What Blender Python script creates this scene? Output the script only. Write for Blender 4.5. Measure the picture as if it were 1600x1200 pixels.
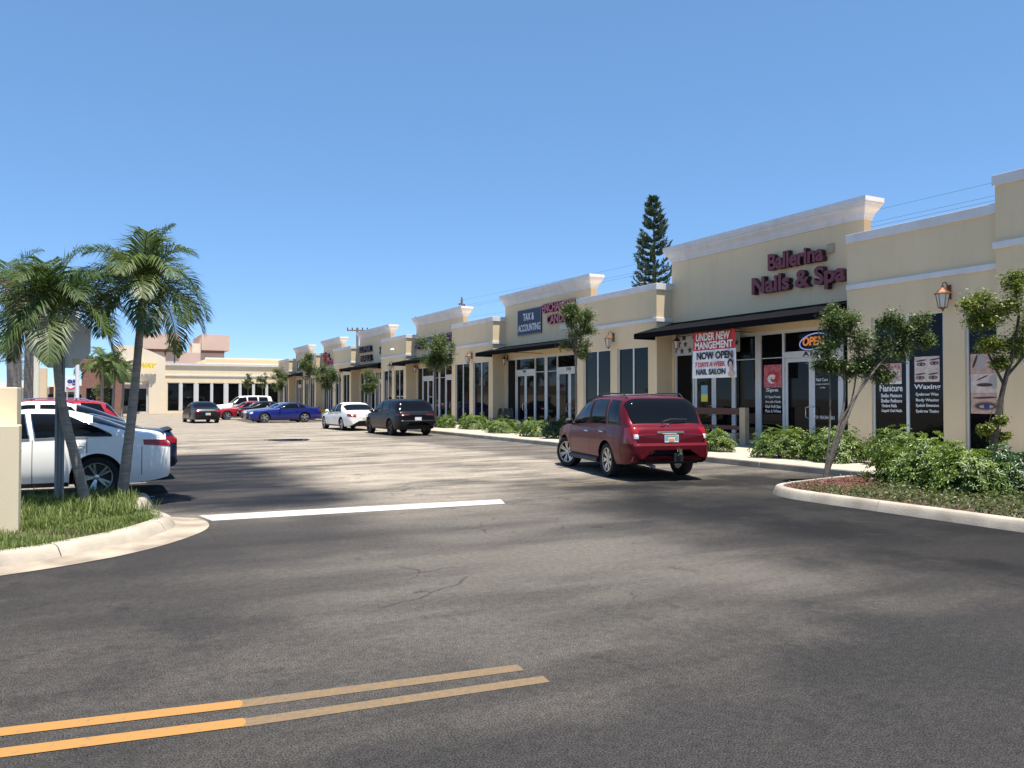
import bpy, bmesh, math, random
import numpy as np
from mathutils import Vector, Matrix
from mathutils.bvhtree import BVHTree
R = math.radians
for _o in list(bpy.data.objects): bpy.data.objects.remove(_o)
S = bpy.context.scene
COL = S.collection
# ------------------------------------------------------------------ camera
cam = bpy.data.objects.new('camera', bpy.data.cameras.new('camera')); COL.objects.link(cam)
cam.location = (0, 0, 1.68)
cam.rotation_euler = (R(90 + 1.0132), 0, R(-27.584))
cam.data.sensor_width = 36; cam.data.lens = 36 * 1244 / 1600; cam.data.clip_end = 2000; cam.data.clip_start = .05
S.camera = cam
# ------------------------------------------------------------------ light
SUN = Vector((.055, -.23, 1.0)).normalized()
W = bpy.data.worlds.new('World'); S.world = W; W.use_nodes = True
nt = W.node_tree; bg = nt.nodes['Background']
sky = nt.nodes.new('ShaderNodeTexSky'); sky.sky_type = 'NISHITA'; sky.sun_disc = False
sky.sun_elevation = math.asin(SUN.z); sky.sun_rotation = math.atan2(SUN.x, SUN.y)
sky.air_density = .4; sky.dust_density = .0; sky.ozone_density = 8.0; sky.altitude = 0
gm = nt.nodes.new('ShaderNodeGamma'); gm.inputs[1].default_value = .5          # camera-like tone of a clear subtropical sky
hs = nt.nodes.new('ShaderNodeHueSaturation'); hs.inputs['Saturation'].default_value = 1.38; hs.inputs['Value'].default_value = 1.76
nt.links.new(sky.outputs[0], gm.inputs[0]); nt.links.new(gm.outputs[0], hs.inputs['Color']); nt.links.new(hs.outputs[0], bg.inputs[0]); bg.inputs[1].default_value = .15
sl = bpy.data.lights.new('sun', 'SUN'); sl.energy = 5.0; sl.angle = R(.53); sl.color = (1, .94, .84)
so = bpy.data.objects.new('sun', sl); COL.objects.link(so); so.rotation_euler = SUN.to_track_quat('Z', 'Y').to_euler(); so.location = (0, -20, 40)
S.view_settings.view_transform = 'Standard'; S.view_settings.look = 'None'; S.view_settings.gamma = 1
S.view_settings.exposure = .93
# ------------------------------------------------------------------ materials
def newmat(n):
    m = bpy.data.materials.new(n); m.use_nodes = True
    return m, m.node_tree, m.node_tree.nodes['Principled BSDF']
def mat(n, c, rough=.6, metal=0, var=0, scale=8, bump=0, bscale=60, coat=0, spec=.5, emit=0, stretch=None, streak=0):
    m, t, b = newmat(n)
    b.inputs['Base Color'].default_value = (*c, 1); b.inputs['Roughness'].default_value = rough
    b.inputs['Metallic'].default_value = metal; b.inputs['Coat Weight'].default_value = coat
    b.inputs['Coat Roughness'].default_value = .04; b.inputs['Specular IOR Level'].default_value = spec
    if emit: b.inputs['Emission Color'].default_value = (*c, 1); b.inputs['Emission Strength'].default_value = emit
    N = t.nodes; L = t.links
    if var or bump: tc = N.new('ShaderNodeTexCoord'); co = tc.outputs['Object']
    if stretch:
        mp = N.new('ShaderNodeMapping'); mp.inputs['Scale'].default_value = stretch; L.new(co, mp.inputs[0]); co = mp.outputs[0]
    if var:
        nz = N.new('ShaderNodeTexNoise'); nz.inputs['Scale'].default_value = scale; nz.inputs['Detail'].default_value = 6
        L.new(co, nz.inputs['Vector'])
        mr = N.new('ShaderNodeMapRange'); mr.inputs[1].default_value = .3; mr.inputs[2].default_value = .7
        mr.inputs[3].default_value = 1 - var; mr.inputs[4].default_value = 1 + var; L.new(nz.outputs[0], mr.inputs[0])
        mx = N.new('ShaderNodeMix'); mx.data_type = 'RGBA'; mx.blend_type = 'MULTIPLY'; mx.inputs[0].default_value = 1
        mx.inputs[6].default_value = (*c, 1); L.new(mr.outputs[0], mx.inputs[7]); L.new(mx.outputs[2], b.inputs['Base Color'])
        if streak:                                     # rain streaks and grime running down the wall
            m2 = N.new('ShaderNodeMapping'); m2.inputs['Scale'].default_value = (1.5, 1.5, .16); L.new(tc.outputs['Object'], m2.inputs[0])
            n2 = N.new('ShaderNodeTexNoise'); n2.inputs['Scale'].default_value = 1.6; n2.inputs['Detail'].default_value = 7; n2.inputs['Roughness'].default_value = .65; L.new(m2.outputs[0], n2.inputs['Vector'])
            r2 = N.new('ShaderNodeMapRange'); r2.inputs[1].default_value = .5; r2.inputs[2].default_value = .72; r2.inputs[3].default_value = 1; r2.inputs[4].default_value = 1 - streak; L.new(n2.outputs[0], r2.inputs[0])
            x2 = N.new('ShaderNodeMix'); x2.data_type = 'RGBA'; x2.blend_type = 'MULTIPLY'; x2.inputs[0].default_value = 1; L.new(mx.outputs[2], x2.inputs[6]); L.new(r2.outputs[0], x2.inputs[7]); L.new(x2.outputs[2], b.inputs['Base Color'])
    if bump:
        nb = N.new('ShaderNodeTexNoise'); nb.inputs['Scale'].default_value = bscale; nb.inputs['Detail'].default_value = 4
        L.new(co, nb.inputs['Vector'])
        bp = N.new('ShaderNodeBump'); bp.inputs['Strength'].default_value = bump; bp.inputs['Distance'].default_value = .01
        L.new(nb.outputs[0], bp.inputs['Height']); L.new(bp.outputs[0], b.inputs['Normal'])
    return m
def leafmat(n, c1, c2, trans=.35, rough=.45):
    m, t, b = newmat(n); N = t.nodes; L = t.links
    at = N.new('ShaderNodeAttribute'); at.attribute_name = 'v'
    rp = N.new('ShaderNodeMix'); rp.data_type = 'RGBA'; rp.inputs[6].default_value = (*c1, 1); rp.inputs[7].default_value = (*c2, 1)
    L.new(at.outputs['Fac'], rp.inputs[0]); L.new(rp.outputs[2], b.inputs['Base Color']); b.inputs['Roughness'].default_value = rough
    tr = N.new('ShaderNodeBsdfTranslucent'); L.new(rp.outputs[2], tr.inputs[0])
    ms = N.new('ShaderNodeMixShader'); ms.inputs[0].default_value = trans
    L.new(b.outputs[0], ms.inputs[1]); L.new(tr.outputs[0], ms.inputs[2]); L.new(ms.outputs[0], N['Material Output'].inputs[0])
    return m
def asphalt():
    m, t, b = newmat('asphalt'); N = t.nodes; L = t.links
    tc = N.new('ShaderNodeTexCoord'); P = tc.outputs['Object']
    def noise(sc, det=5, vec=P, rough=.55):
        n = N.new('ShaderNodeTexNoise'); n.inputs['Scale'].default_value = sc; n.inputs['Detail'].default_value = det
        n.inputs['Roughness'].default_value = rough; L.new(vec, n.inputs['Vector']); return n.outputs[0]
    def mapr(v, a, bb, c=0, d=1, smooth=True):
        n = N.new('ShaderNodeMapRange'); n.interpolation_type = 'SMOOTHSTEP' if smooth else 'LINEAR'
        for i, x in zip((1, 2, 3, 4), (a, bb, c, d)): n.inputs[i].default_value = x
        L.new(v, n.inputs[0]); return n.outputs[0]
    def mth(op, a, bb):
        n = N.new('ShaderNodeMath'); n.operation = op
        for i, x in enumerate((a, bb)):
            if isinstance(x, (int, float)): n.inputs[i].default_value = x
            else: L.new(x, n.inputs[i])
        return n.outputs[0]
    def mix(f, a, bb):
        n = N.new('ShaderNodeMix'); n.data_type = 'RGBA'
        for i, x in ((0, f), (6, a), (7, bb)):
            if isinstance(x, tuple): n.inputs[i].default_value = (*x, 1)
            elif isinstance(x, float): n.inputs[i].default_value = x
            else: L.new(x, n.inputs[i])
        return n.outputs[2]
    # wobble the coordinates so that patch borders are ragged
    wn = N.new('ShaderNodeTexNoise'); wn.inputs['Scale'].default_value = .55; wn.inputs['Detail'].default_value = 6; L.new(P, wn.inputs['Vector'])
    va = N.new('ShaderNodeVectorMath'); va.operation = 'MULTIPLY_ADD'; va.inputs[1].default_value = (2.4, 2.4, 0)
    L.new(wn.outputs['Color'], va.inputs[0]); L.new(P, va.inputs[2])
    sx = N.new('ShaderNodeSeparateXYZ'); L.new(va.outputs[0], sx.inputs[0]); X, Y = sx.outputs[0], sx.outputs[1]   # shifted by ~1.2 m
    mp = N.new('ShaderNodeMapping'); mp.inputs['Rotation'].default_value = (0, 0, R(20)); mp.inputs['Scale'].default_value = (.25, .95, 1); L.new(P, mp.inputs[0])
    mp2 = N.new('ShaderNodeMapping'); mp2.inputs['Rotation'].default_value = (0, 0, R(-9)); mp2.inputs['Scale'].default_value = (.16, .7, 1); L.new(P, mp2.inputs[0])
    streak = mapr(noise(1.0, 6, mp.outputs[0], .6), .40, .62)
    streak2 = mapr(noise(1.3, 7, mp2.outputs[0], .62), .42, .60)
    def box(x0, x1, y0, y1, s):
        a = mth('MULTIPLY', mapr(X, x0 + 1.2 - s, x0 + 1.2 + s), mapr(X, x1 + 1.2 - s, x1 + 1.2 + s, 1, 0))
        c = mth('MULTIPLY', mapr(Y, y0 + 1.2 - s, y0 + 1.2 + s), mapr(Y, y1 + 1.2 - s, y1 + 1.2 + s, 1, 0))
        return mth('MULTIPLY', a, c)
    worn = (.275, .238, .192); seal = (.019, .0185, .019); mid = (.052, .047, .043)
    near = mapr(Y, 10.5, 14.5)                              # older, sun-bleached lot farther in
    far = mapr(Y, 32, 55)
    mp3 = N.new('ShaderNodeMapping'); mp3.inputs['Rotation'].default_value = (0, 0, R(-14)); mp3.inputs['Scale'].default_value = (.5, 1.3, 1); L.new(P, mp3.inputs[0])
    fine = mapr(noise(1.5, 8, mp3.outputs[0], .7), .42, .62)
    blot = mapr(noise(.45, 7, P, .68), .42, .60)
    base = mix(mth('MULTIPLY', mth('MAXIMUM', mth('MULTIPLY', streak, .6), mth('MULTIPLY', blot, .75)), 1.0), mid, seal)
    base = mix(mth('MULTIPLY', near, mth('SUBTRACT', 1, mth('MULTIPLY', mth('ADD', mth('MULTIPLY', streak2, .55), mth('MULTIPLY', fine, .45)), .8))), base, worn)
    base = mix(mth('MULTIPLY', box(1.6, 6.6, 5.0, 13.5, 1.5), mth('SUBTRACT', .72, mth('MULTIPLY', streak, .4))), base, (.118, .106, .092))     # worn driving lane
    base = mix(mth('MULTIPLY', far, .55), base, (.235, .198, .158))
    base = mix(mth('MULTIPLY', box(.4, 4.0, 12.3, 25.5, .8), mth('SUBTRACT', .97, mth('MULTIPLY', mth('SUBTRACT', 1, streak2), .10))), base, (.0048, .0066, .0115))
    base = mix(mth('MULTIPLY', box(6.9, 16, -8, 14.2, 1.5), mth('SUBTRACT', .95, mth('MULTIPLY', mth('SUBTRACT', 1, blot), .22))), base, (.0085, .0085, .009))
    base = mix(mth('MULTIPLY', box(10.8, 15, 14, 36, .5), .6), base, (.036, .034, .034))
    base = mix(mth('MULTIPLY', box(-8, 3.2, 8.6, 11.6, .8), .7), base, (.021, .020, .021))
    rough_strip = box(-1.5, 9, -8, 3.75, .22)                  # rougher newer mix at the entrance
    base = mix(mth('MULTIPLY', rough_strip, .72), base, (.024, .023, .023))
    sp = mapr(noise(110, 2), .33, .66, .25, 2.0, False); sp2 = mapr(noise(16, 5, P, .7), .3, .7, .72, 1.28, False)
    mm = N.new('ShaderNodeMix'); mm.data_type = 'RGBA'; mm.blend_type = 'MULTIPLY'; mm.inputs[0].default_value = 1
    L.new(base, mm.inputs[6]); L.new(mth('MULTIPLY', sp, sp2), mm.inputs[7])
    vo = N.new('ShaderNodeTexVoronoi'); vo.feature = 'DISTANCE_TO_EDGE'; vo.inputs['Scale'].default_value = .33; L.new(va.outputs[0], vo.inputs['Vector'])
    crack = mth('MULTIPLY', mapr(vo.outputs['Distance'], .0015, .005, 1, 0), mapr(noise(.5, 3), .5, .58))
    oil = mth('MULTIPLY', mapr(noise(1.1, 5, P, .75), .60, .70), .7)
    fin = mix(mth('MULTIPLY', crack, .7), mm.outputs[2], (.03, .03, .03))
    pits = mapr(noise(34, 3, P, .6), .66, .72); fin = mix(mth('MULTIPLY', pits, .75), fin, (.012, .012, .012))
    spots = mapr(noise(2.3, 2), .70, .74)
    fin = mix(oil, fin, (.022, .021, .021))
    fin = mix(mth('MULTIPLY', spots, .55), fin, (.03, .03, .032))
    L.new(fin, b.inputs['Base Color']); b.inputs['Roughness'].default_value = .9; b.inputs['Specular IOR Level'].default_value = .15
    bp = N.new('ShaderNodeBump'); bp.inputs['Strength'].default_value = .55; bp.inputs['Distance'].default_value = .006
    L.new(noise(140, 3), bp.inputs['Height']); L.new(bp.outputs[0], b.inputs['Normal'])
    return m
def paint_worn(n, c, lo, hi, scale=14):
    """road paint rubbed off in places: bare asphalt shows through"""
    m, t, b = newmat(n); N = t.nodes; L = t.links
    tc = N.new('ShaderNodeTexCoord'); nz = N.new('ShaderNodeTexNoise'); nz.inputs['Scale'].default_value = scale; nz.inputs['Detail'].default_value = 8; nz.inputs['Roughness'].default_value = .7
    L.new(tc.outputs['Object'], nz.inputs['Vector'])
    mr = N.new('ShaderNodeMapRange'); mr.inputs[1].default_value = lo; mr.inputs[2].default_value = hi; L.new(nz.outputs[0], mr.inputs[0])
    mx = N.new('ShaderNodeMix'); mx.data_type = 'RGBA'; mx.inputs[6].default_value = (*c, 1); mx.inputs[7].default_value = (.085, .083, .08, 1)
    L.new(mr.outputs[0], mx.inputs[0]); L.new(mx.outputs[2], b.inputs['Base Color']); b.inputs['Roughness'].default_value = .75
    return m
M = dict(
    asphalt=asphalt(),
    stucco=mat('stucco', (.72, .565, .365), .92, var=.05, scale=.5, bump=.35, bscale=70, streak=.06),
    stucco_far=mat('stucco_far', (.82, .68, .46), .92, var=.04, scale=.5, bump=.2, streak=.04),
    stucco_cream=mat('stucco_cream', (.82, .71, .54), .92, var=.03, scale=.5, streak=.03),
    pink=mat('pink_stucco', (.66, .47, .38), .9, var=.04, scale=.4),
    trim=mat('white_trim', (.68, .66, .66), .75, var=.06, scale=2, streak=.10),
    alu=mat('white_aluminium', (.62, .63, .64), .4, var=.03, scale=3),
    glass=mat('dark_glass', (.004, .005, .006), .03, spec=.17),
    cglass=mat('car_glass', (.005, .006, .008), .02, spec=.2),
    black_cloth=mat('black_canvas', (.004, .0042, .0055), .9, var=.2, scale=3, spec=.1),
    black=mat('black_plastic', (.012, .012, .013), .5),
    blackmetal=mat('black_metal', (.012, .012, .012), .35),
    rubber=mat('tyre_rubber', (.012, .012, .013), .85, var=.15, scale=20),
    alloy=mat('alloy', (.55, .55, .56), .25, .9),
    alloy_dark=mat('dark_alloy', (.02, .02, .02), .35, .4),
    chrome=mat('chrome', (.75, .75, .76), .12, 1),
    concrete=mat('concrete', (.40, .355, .28), .9, var=.12, scale=3, bump=.3, bscale=40),
    kerb=mat('kerb_concrete', (.37, .32, .255), .9, var=.28, scale=2.2, bump=.35, bscale=30),
    gutter=mat('gutter_concrete', (.29, .24, .185), .92, var=.45, scale=1.8, bump=.3, bscale=40),
    wpaint=paint_worn('white_road_paint', (.46, .44, .41), .58, .8),
    wpaint2=paint_worn('worn_white_paint', (.40, .38, .35), .42, .62),
    ypaint=paint_worn('yellow_road_paint', (.32, .16, .04), .56, .8, 16),
    ypaint2=paint_worn('worn_yellow_paint', (.19, .118, .048), .40, .74, 26),
    soil=mat('soil', (.07, .05, .035), .95, var=.4, scale=10, bump=.5),
    mulch=mat('red_mulch', (.20, .065, .045), .9, var=.4, scale=6),
    bark=mat('bark', (.16, .135, .11), .9, var=.35, scale=14, bump=.6, bscale=40),
    barkdark=mat('dark_bark', (.06, .05, .042), .9, var=.35, scale=14, bump=.6, bscale=40),
    palmbark=mat('palm_bark', (.24, .21, .18), .9, var=.3, scale=5, bump=.5, bscale=20, stretch=(1, 1, 6)),
    crownshaft=mat('crownshaft', (.16, .17, .06), .5, var=.2, scale=4),
    grey_metal=mat('galvanised', (.25, .265, .28), .5, .3, var=.1, scale=5),
    signback=mat('sign_back', (.52, .54, .55), .6, .1, var=.08, scale=4),
    copper=mat('copper', (.20, .085, .045), .45, .6, var=.25, scale=12),
    frost=mat('frosted_glass', (.60, .60, .55), .35),
    navy=mat('navy_sign', (.017, .024, .062), .5), white=mat('white_vinyl', (.78, .78, .79), .5),
    red=mat('red_vinyl', (.52, .035, .045), .5), ink=mat('black_vinyl', (.012, .012, .02), .5),
    darkred=mat('dark_red_acrylic', (.19, .018, .03), .35), maroonside=mat('maroon_return', (.045, .012, .015), .5),
    pinkred=mat('pink_acrylic', (.50, .13, .17), .4), yellow=mat('yellow_acrylic', (.80, .60, .015), .4),
    blue=mat('blue_acrylic', (.02, .045, .22), .4), bluelit=mat('blue_neon', (.25, .32, .72), .4, emit=.35),
    orange=mat('orange_neon', (.62, .20, .05), .4, emit=.25),
    skin=mat('printed_skin', (.55, .36, .29), .6, var=.2, scale=9), skin2=mat('printed_pale_skin', (.66, .52, .47), .6, var=.15, scale=9),
    brow=mat('printed_brown', (.07, .035, .03), .6), pinkprint=mat('printed_rose', (.55, .13, .17), .6, var=.6, scale=14),
    wood_red=mat('red_stained_wood', (.07, .022, .015), .6, var=.3, scale=6), tanwood=mat('tan_post', (.40, .32, .21), .7, var=.1, scale=4),
    brick=mat('brick_red', (.25, .125, .095), .9, var=.2, scale=5), roof=mat('roof_gravel', (.3, .29, .27), .95),
    palegreen=mat('plate_green', (.25, .5, .4), .5), cream=mat('cream_paint', (.72, .68, .56), .7), tail=mat('tail_lamp', (.26, .005, .010), .15, coat=.25),
    clear=mat('clear_lamp', (.55, .55, .56), .1, coat=.6), sticker=mat('yellow_sticker', (.50, .46, .22), .6),
    puddle=mat('wet', (.02, .022, .025), .04), pole=mat('weathered_wood_pole', (.16, .12, .09), .9),
    lemon=mat('lemon_canopy', (.8, .72, .1), .6), green=mat('green_sign', (.1, .5, .2), .6),
    leaf=leafmat('street_leaf', (.040, .075, .018), (.16, .21, .06)),
    leaf_light=leafmat('light_leaf', (.065, .11, .015), (.25, .28, .04)),
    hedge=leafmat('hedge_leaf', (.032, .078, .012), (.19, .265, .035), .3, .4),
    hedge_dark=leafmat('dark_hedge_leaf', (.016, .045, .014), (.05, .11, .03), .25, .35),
    palm=leafmat('palm_leaf', (.022, .062, .014), (.12, .165, .035), .3, .5),
    palmdry=leafmat('dry_palm_leaf', (.16, .10, .04), (.3, .2, .09)),
    grass=leafmat('grass_blade', (.05, .10, .016), (.19, .23, .05), .3, .6),
    cover=leafmat('ground_cover', (.035, .06, .014), (.14, .16, .045)),
    chips=leafmat('mulch_chip', (.075, .025, .018), (.26, .10, .075), 0, .9),
    pine=leafmat('pine_needles', (.016, .042, .030), (.045, .085, .055), .15),
)
_paint = {}
def carpaint(n, c, metal=.25, coat=.5, spec=.4):
    if n not in _paint: _paint[n] = mat('paint_' + n, c, .3, metal, coat=coat, spec=spec)
    return _paint[n]
# ------------------------------------------------------------------ helpers
class MB:
    def __init__(s): s.v = []; s.f = []; s.m = []
    def add(s, vs, fs, mi=0):
        o = len(s.v); s.v += [tuple(p) for p in vs]; s.f += [tuple(i + o for i in f) for f in fs]; s.m += [mi] * len(fs); return s
    def box(s, x0, x1, y0, y1, z0, z1, mi=0):
        return s.add([(x0, y0, z0), (x1, y0, z0), (x1, y1, z0), (x0, y1, z0), (x0, y0, z1), (x1, y0, z1), (x1, y1, z1), (x0, y1, z1)],
                     [(3, 2, 1, 0), (4, 5, 6, 7), (0, 1, 5, 4), (1, 2, 6, 5), (2, 3, 7, 6), (3, 0, 4, 7)], mi)
    def tube(s, pts, rad, n=8, mi=0, cap=True):
        pts = [Vector(p) for p in pts]; rs = rad if isinstance(rad, (list, tuple)) else [rad] * len(pts)
        rings = []; up = Vector((.13, .21, 1)).normalized(); last = None
        for i, p in enumerate(pts):
            d = (pts[min(i + 1, len(pts) - 1)] - pts[max(i - 1, 0)]).normalized()
            a = d.cross(up if abs(d.dot(up)) < .98 else Vector((1, 0, 0))).normalized()
            if last is not None:
                a2 = (last - d * last.dot(d))
                if a2.length > 1e-4: a = a2.normalized()
            last = a; b = d.cross(a)
            rings.append([p + (a * math.cos(2 * math.pi * k / n) + b * math.sin(2 * math.pi * k / n)) * rs[i] for k in range(n)])
        vs = [v for r in rings for v in r]; fs = []
        for i in range(len(rings) - 1):
            for k in range(n): fs.append((i * n + k, i * n + (k + 1) % n, (i + 1) * n + (k + 1) % n, (i + 1) * n + k))
        if cap: fs.append(tuple(range(n - 1, -1, -1))); fs.append(tuple(range((len(rings) - 1) * n, len(rings) * n)))
        return s.add(vs, fs, mi)
    def lathe(s, prof, c=(0, 0, 0), axis='z', n=24, mi=0):
        vs = []; fs = []
        for r, h in prof:
            for k in range(n):
                a = 2 * math.pi * k / n; u, w = r * math.cos(a), r * math.sin(a)
                p = {'z': (u, w, h), 'y': (u, h, w), 'x': (h, u, w)}[axis]
                vs.append((p[0] + c[0], p[1] + c[1], p[2] + c[2]))
        for i in range(len(prof) - 1):
            for k in range(n): fs.append((i * n + k, i * n + (k + 1) % n, (i + 1) * n + (k + 1) % n, (i + 1) * n + k))
        return s.add(vs, fs, mi)
    def grid(s, P, mi=0):
        nr, nc = len(P), len(P[0]); vs = [p for r in P for p in r]
        return s.add(vs, [(i * nc + j, i * nc + j + 1, (i + 1) * nc + j + 1, (i + 1) * nc + j) for i in range(nr - 1) for j in range(nc - 1)], mi)
    def prism(s, poly, z0, z1, mi=0):
        n = len(poly); vs = [(x, y, z0) for x, y in poly] + [(x, y, z1) for x, y in poly]
        return s.add(vs, [tuple(range(n - 1, -1, -1)), tuple(range(n, 2 * n))] + [(i, (i + 1) % n, n + (i + 1) % n, n + i) for i in range(n)], mi)
    def build(s, name, mats, parent=None, smooth=False, bevel=0, recalc=True, loc=None):
        me = bpy.data.meshes.new(name); me.from_pydata(s.v, [], s.f)
        mats = mats if isinstance(mats, (list, tuple)) else [mats]
        for m in mats: me.materials.append(m)
        if len(mats) > 1: me.polygons.foreach_set('material_index', s.m)
        if recalc or bevel:
            bm = bmesh.new(); bm.from_mesh(me)
            bmesh.ops.recalc_face_normals(bm, faces=bm.faces)
            if bevel:
                es = [e for e in bm.edges if len(e.link_faces) == 2 and e.calc_face_angle(0) > .6]
                bmesh.ops.bevel(bm, geom=es, offset=bevel, segments=2, affect='EDGES', profile=.6, clamp_overlap=True)
            bm.to_mesh(me); bm.free()
        if smooth: me.polygons.foreach_set('use_smooth', [True] * len(me.polygons)); me.set_sharp_from_angle(angle=R(38))
        o = bpy.data.objects.new(name, me); COL.objects.link(o)
        if parent: o.parent = parent
        if loc: o.location = loc
        return o
def tag(o, label=None, cat=None, group=None, kind=None):
    for k, v in (('label', label), ('category', cat), ('group', group), ('kind', kind)):
        if v: o[k] = v
    return o
def empty(name, loc, label, cat, group=None, rz=0):
    o = bpy.data.objects.new(name, None); o.empty_display_size = .2; COL.objects.link(o); o.location = loc; o.rotation_euler = (0, 0, rz)
    return tag(o, label, cat, group)
def struct(o): o['kind'] = 'structure'; return o
def copy_tree(o, parent=None):
    c = o.copy(); COL.objects.link(c)
    if parent: c.parent = parent
    for ch in list(o.children): copy_tree(ch, c)
    return c
def text_mesh(txt, facing, x0, x1, z0, z1, plane, depth=.004, bold=.0, shear=0, spacing=1.0):
    """lettering as a real extruded mesh, fitted to a box. facing '-x': x0,x1 are Y (left, right as read); '-y': X."""
    cu = bpy.data.curves.new('lettering', 'FONT'); cu.body = txt; cu.size = 1; cu.extrude = .5; cu.offset = bold; cu.shear = shear; cu.space_character = spacing
    cu.resolution_u = 3; cu.align_x = 'LEFT'
    o = bpy.data.objects.new('lettering', cu); COL.objects.link(o)
    me = bpy.data.meshes.new_from_object(o.evaluated_get(bpy.context.evaluated_depsgraph_get()))
    bpy.data.objects.remove(o); bpy.data.curves.remove(cu)
    co = np.empty(len(me.vertices) * 3); me.vertices.foreach_get('co', co); co = co.reshape(-1, 3)
    lo, hi = co.min(0), co.max(0); u = (co - lo) / np.maximum(hi - lo, 1e-6)
    out = np.empty_like(co)
    if facing == '-x':
        out[:, 1] = x0 + (x1 - x0) * u[:, 0]; out[:, 2] = z0 + (z1 - z0) * u[:, 1]; out[:, 0] = plane - depth * u[:, 2]
    else:
        out[:, 0] = x0 + (x1 - x0) * u[:, 0]; out[:, 2] = z0 + (z1 - z0) * u[:, 1]; out[:, 1] = plane - depth * u[:, 2]
    fs = [tuple(p.vertices) for p in me.polygons]
    bpy.data.meshes.remove(me)
    return [tuple(p) for p in out], fs
def lettering(name, lines, facing, plane, m, parent=None, depth=.004, bold=.02, side=None):
    """lines: (text, left, right, z0, z1)"""
    b = MB()
    for ln in lines:
        vs, fs = text_mesh(ln[0], facing, ln[1], ln[2], ln[3], ln[4], plane, depth, bold, ln[5] if len(ln) > 5 else 0); b.add(vs, fs)
    if side:
        ax = 0 if facing == '-x' else 1
        for i, f in enumerate(b.f):
            if not all(abs(b.v[k][ax] - (plane - depth)) < 1e-4 for k in f): b.m[i] = 1
        return b.build(name, [m, side], parent, recalc=False)
    return b.build(name, m, parent, recalc=False)
def ipol(pts):
    """monotone cubic through (x, y) points"""
    x = np.array([p[0] for p in pts], float); y = np.array([p[1] for p in pts], float); h = np.diff(x); d = np.diff(y) / h
    m = np.zeros(len(x)); m[0] = d[0]; m[-1] = d[-1]
    for i in range(1, len(x) - 1): m[i] = 0 if d[i - 1] * d[i] <= 0 else 2 * d[i - 1] * d[i] / (d[i - 1] + d[i])
    def f(q):
        q = min(max(q, x[0]), x[-1]); i = min(int(np.searchsorted(x, q, 'right')) - 1, len(x) - 2); i = max(i, 0); t = (q - x[i]) / h[i]
        return float(y[i] * (2*t**3 - 3*t*t + 1) + h[i]*m[i] * (t**3 - 2*t*t + t) + y[i+1] * (3*t*t - 2*t**3) + h[i]*m[i+1] * (t**3 - t*t))
    return f
def leaves(name, V, F, val, m, parent=None, recalc=False):
    """V (n,3) verts, F faces list, val per-vertex random value"""
    me = bpy.data.meshes.new(name); me.from_pydata(V, [], F); me.materials.append(m)
    a = me.attributes.new('v', 'FLOAT', 'POINT'); a.data.foreach_set('value', np.asarray(val, dtype=np.float32))
    me.polygons.foreach_set('use_smooth', [True] * len(me.polygons))
    o = bpy.data.objects.new(name, me); COL.objects.link(o)
    if parent: o.parent = parent
    return o
def rot_frames(rng, n, up=.5):
    """random leaf frames: along axis a, side axis b; up biases normals upward"""
    nn = rng.normal(size=(n, 3)); nn[:, 2] = np.abs(nn[:, 2]) + up; nn /= np.linalg.norm(nn, axis=1)[:, None]
    a = rng.normal(size=(n, 3)); a -= nn * (a * nn).sum(1)[:, None]; a /= np.linalg.norm(a, axis=1)[:, None]
    return a, np.cross(nn, a), nn
def leaf_cloud(rng, C, size, ratio=.45, up=.5, fold=.15):
    """one small folded leaf (4 verts, 2 tris) at each centre"""
    n = len(C); a, b, nn = rot_frames(rng, n, up); s = size * rng.uniform(.6, 1.25, n)[:, None]
    p0 = C - a * s * .5; p1 = C + a * s * .5; w = s * ratio * .5
    p2 = C + b * w + nn * w * fold * 2; p3 = C - b * w + nn * w * fold * 2
    V = np.stack([p0, p2, p1, p3], 1).reshape(-1, 3); F = []
    for i in range(n): F += [(4*i, 4*i+1, 4*i+2), (4*i, 4*i+2, 4*i+3)]
    return V.tolist(), F, np.repeat(np.clip(rng.beta(2, 2.2, n), 0, 1), 4)
# ================================================================== STRUCTURE
def sheet(name, poly, z, m):
    b = MB(); b.add([(x, y, z) for x, y in poly], [tuple(range(len(poly)))]); o = b.build(name, m); struct(o)
    if o.data.polygons[0].normal.z < 0: o.data.flip_normals()
    return o
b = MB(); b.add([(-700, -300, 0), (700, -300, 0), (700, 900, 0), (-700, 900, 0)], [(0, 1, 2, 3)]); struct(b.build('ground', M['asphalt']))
# ---- walkway in front of the shops, with its kerb
b = MB(); b.box(14.36, 19.9, -4, 95, -.1, .148); struct(b.build('walkway', M['concrete']))
rnd = random.Random(4); b = MB(); y = -4.0
while y < 92:
    l = 3.05; b.box(14.2, 14.356, y + .006, y + l - .006, -.1, .15 + rnd.uniform(-.004, .004)); y += l
struct(b.build('walkway_kerb', M['kerb'], bevel=.03))
def arc(pts, n=8):
    """Catmull-Rom through 2-D points"""
    P = [pts[0]] + list(pts) + [pts[-1]]; out = []
    for i in range(1, len(P) - 2):
        for k in range(n):
            t = k / n; q = []
            for c in (0, 1):
                a, bb, cc, d = (P[i + j][c] for j in (-1, 0, 1, 2))
                q.append(.5 * (2*bb + (cc - a)*t + (2*a - 5*bb + 4*cc - d)*t*t + (3*bb - a - 3*cc + d)*t**3))
            out.append(tuple(q))
    out.append(tuple(pts[-1])); return out
def offset(path, d):
    out = []
    for i, p in enumerate(path):
        a = Vector(path[max(i-1, 0)]); c = Vector(path[min(i+1, len(path)-1)]); t = (c - a).normalized(); out.append((p[0] - t.y * d, p[1] + t.x * d))
    return out
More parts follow.
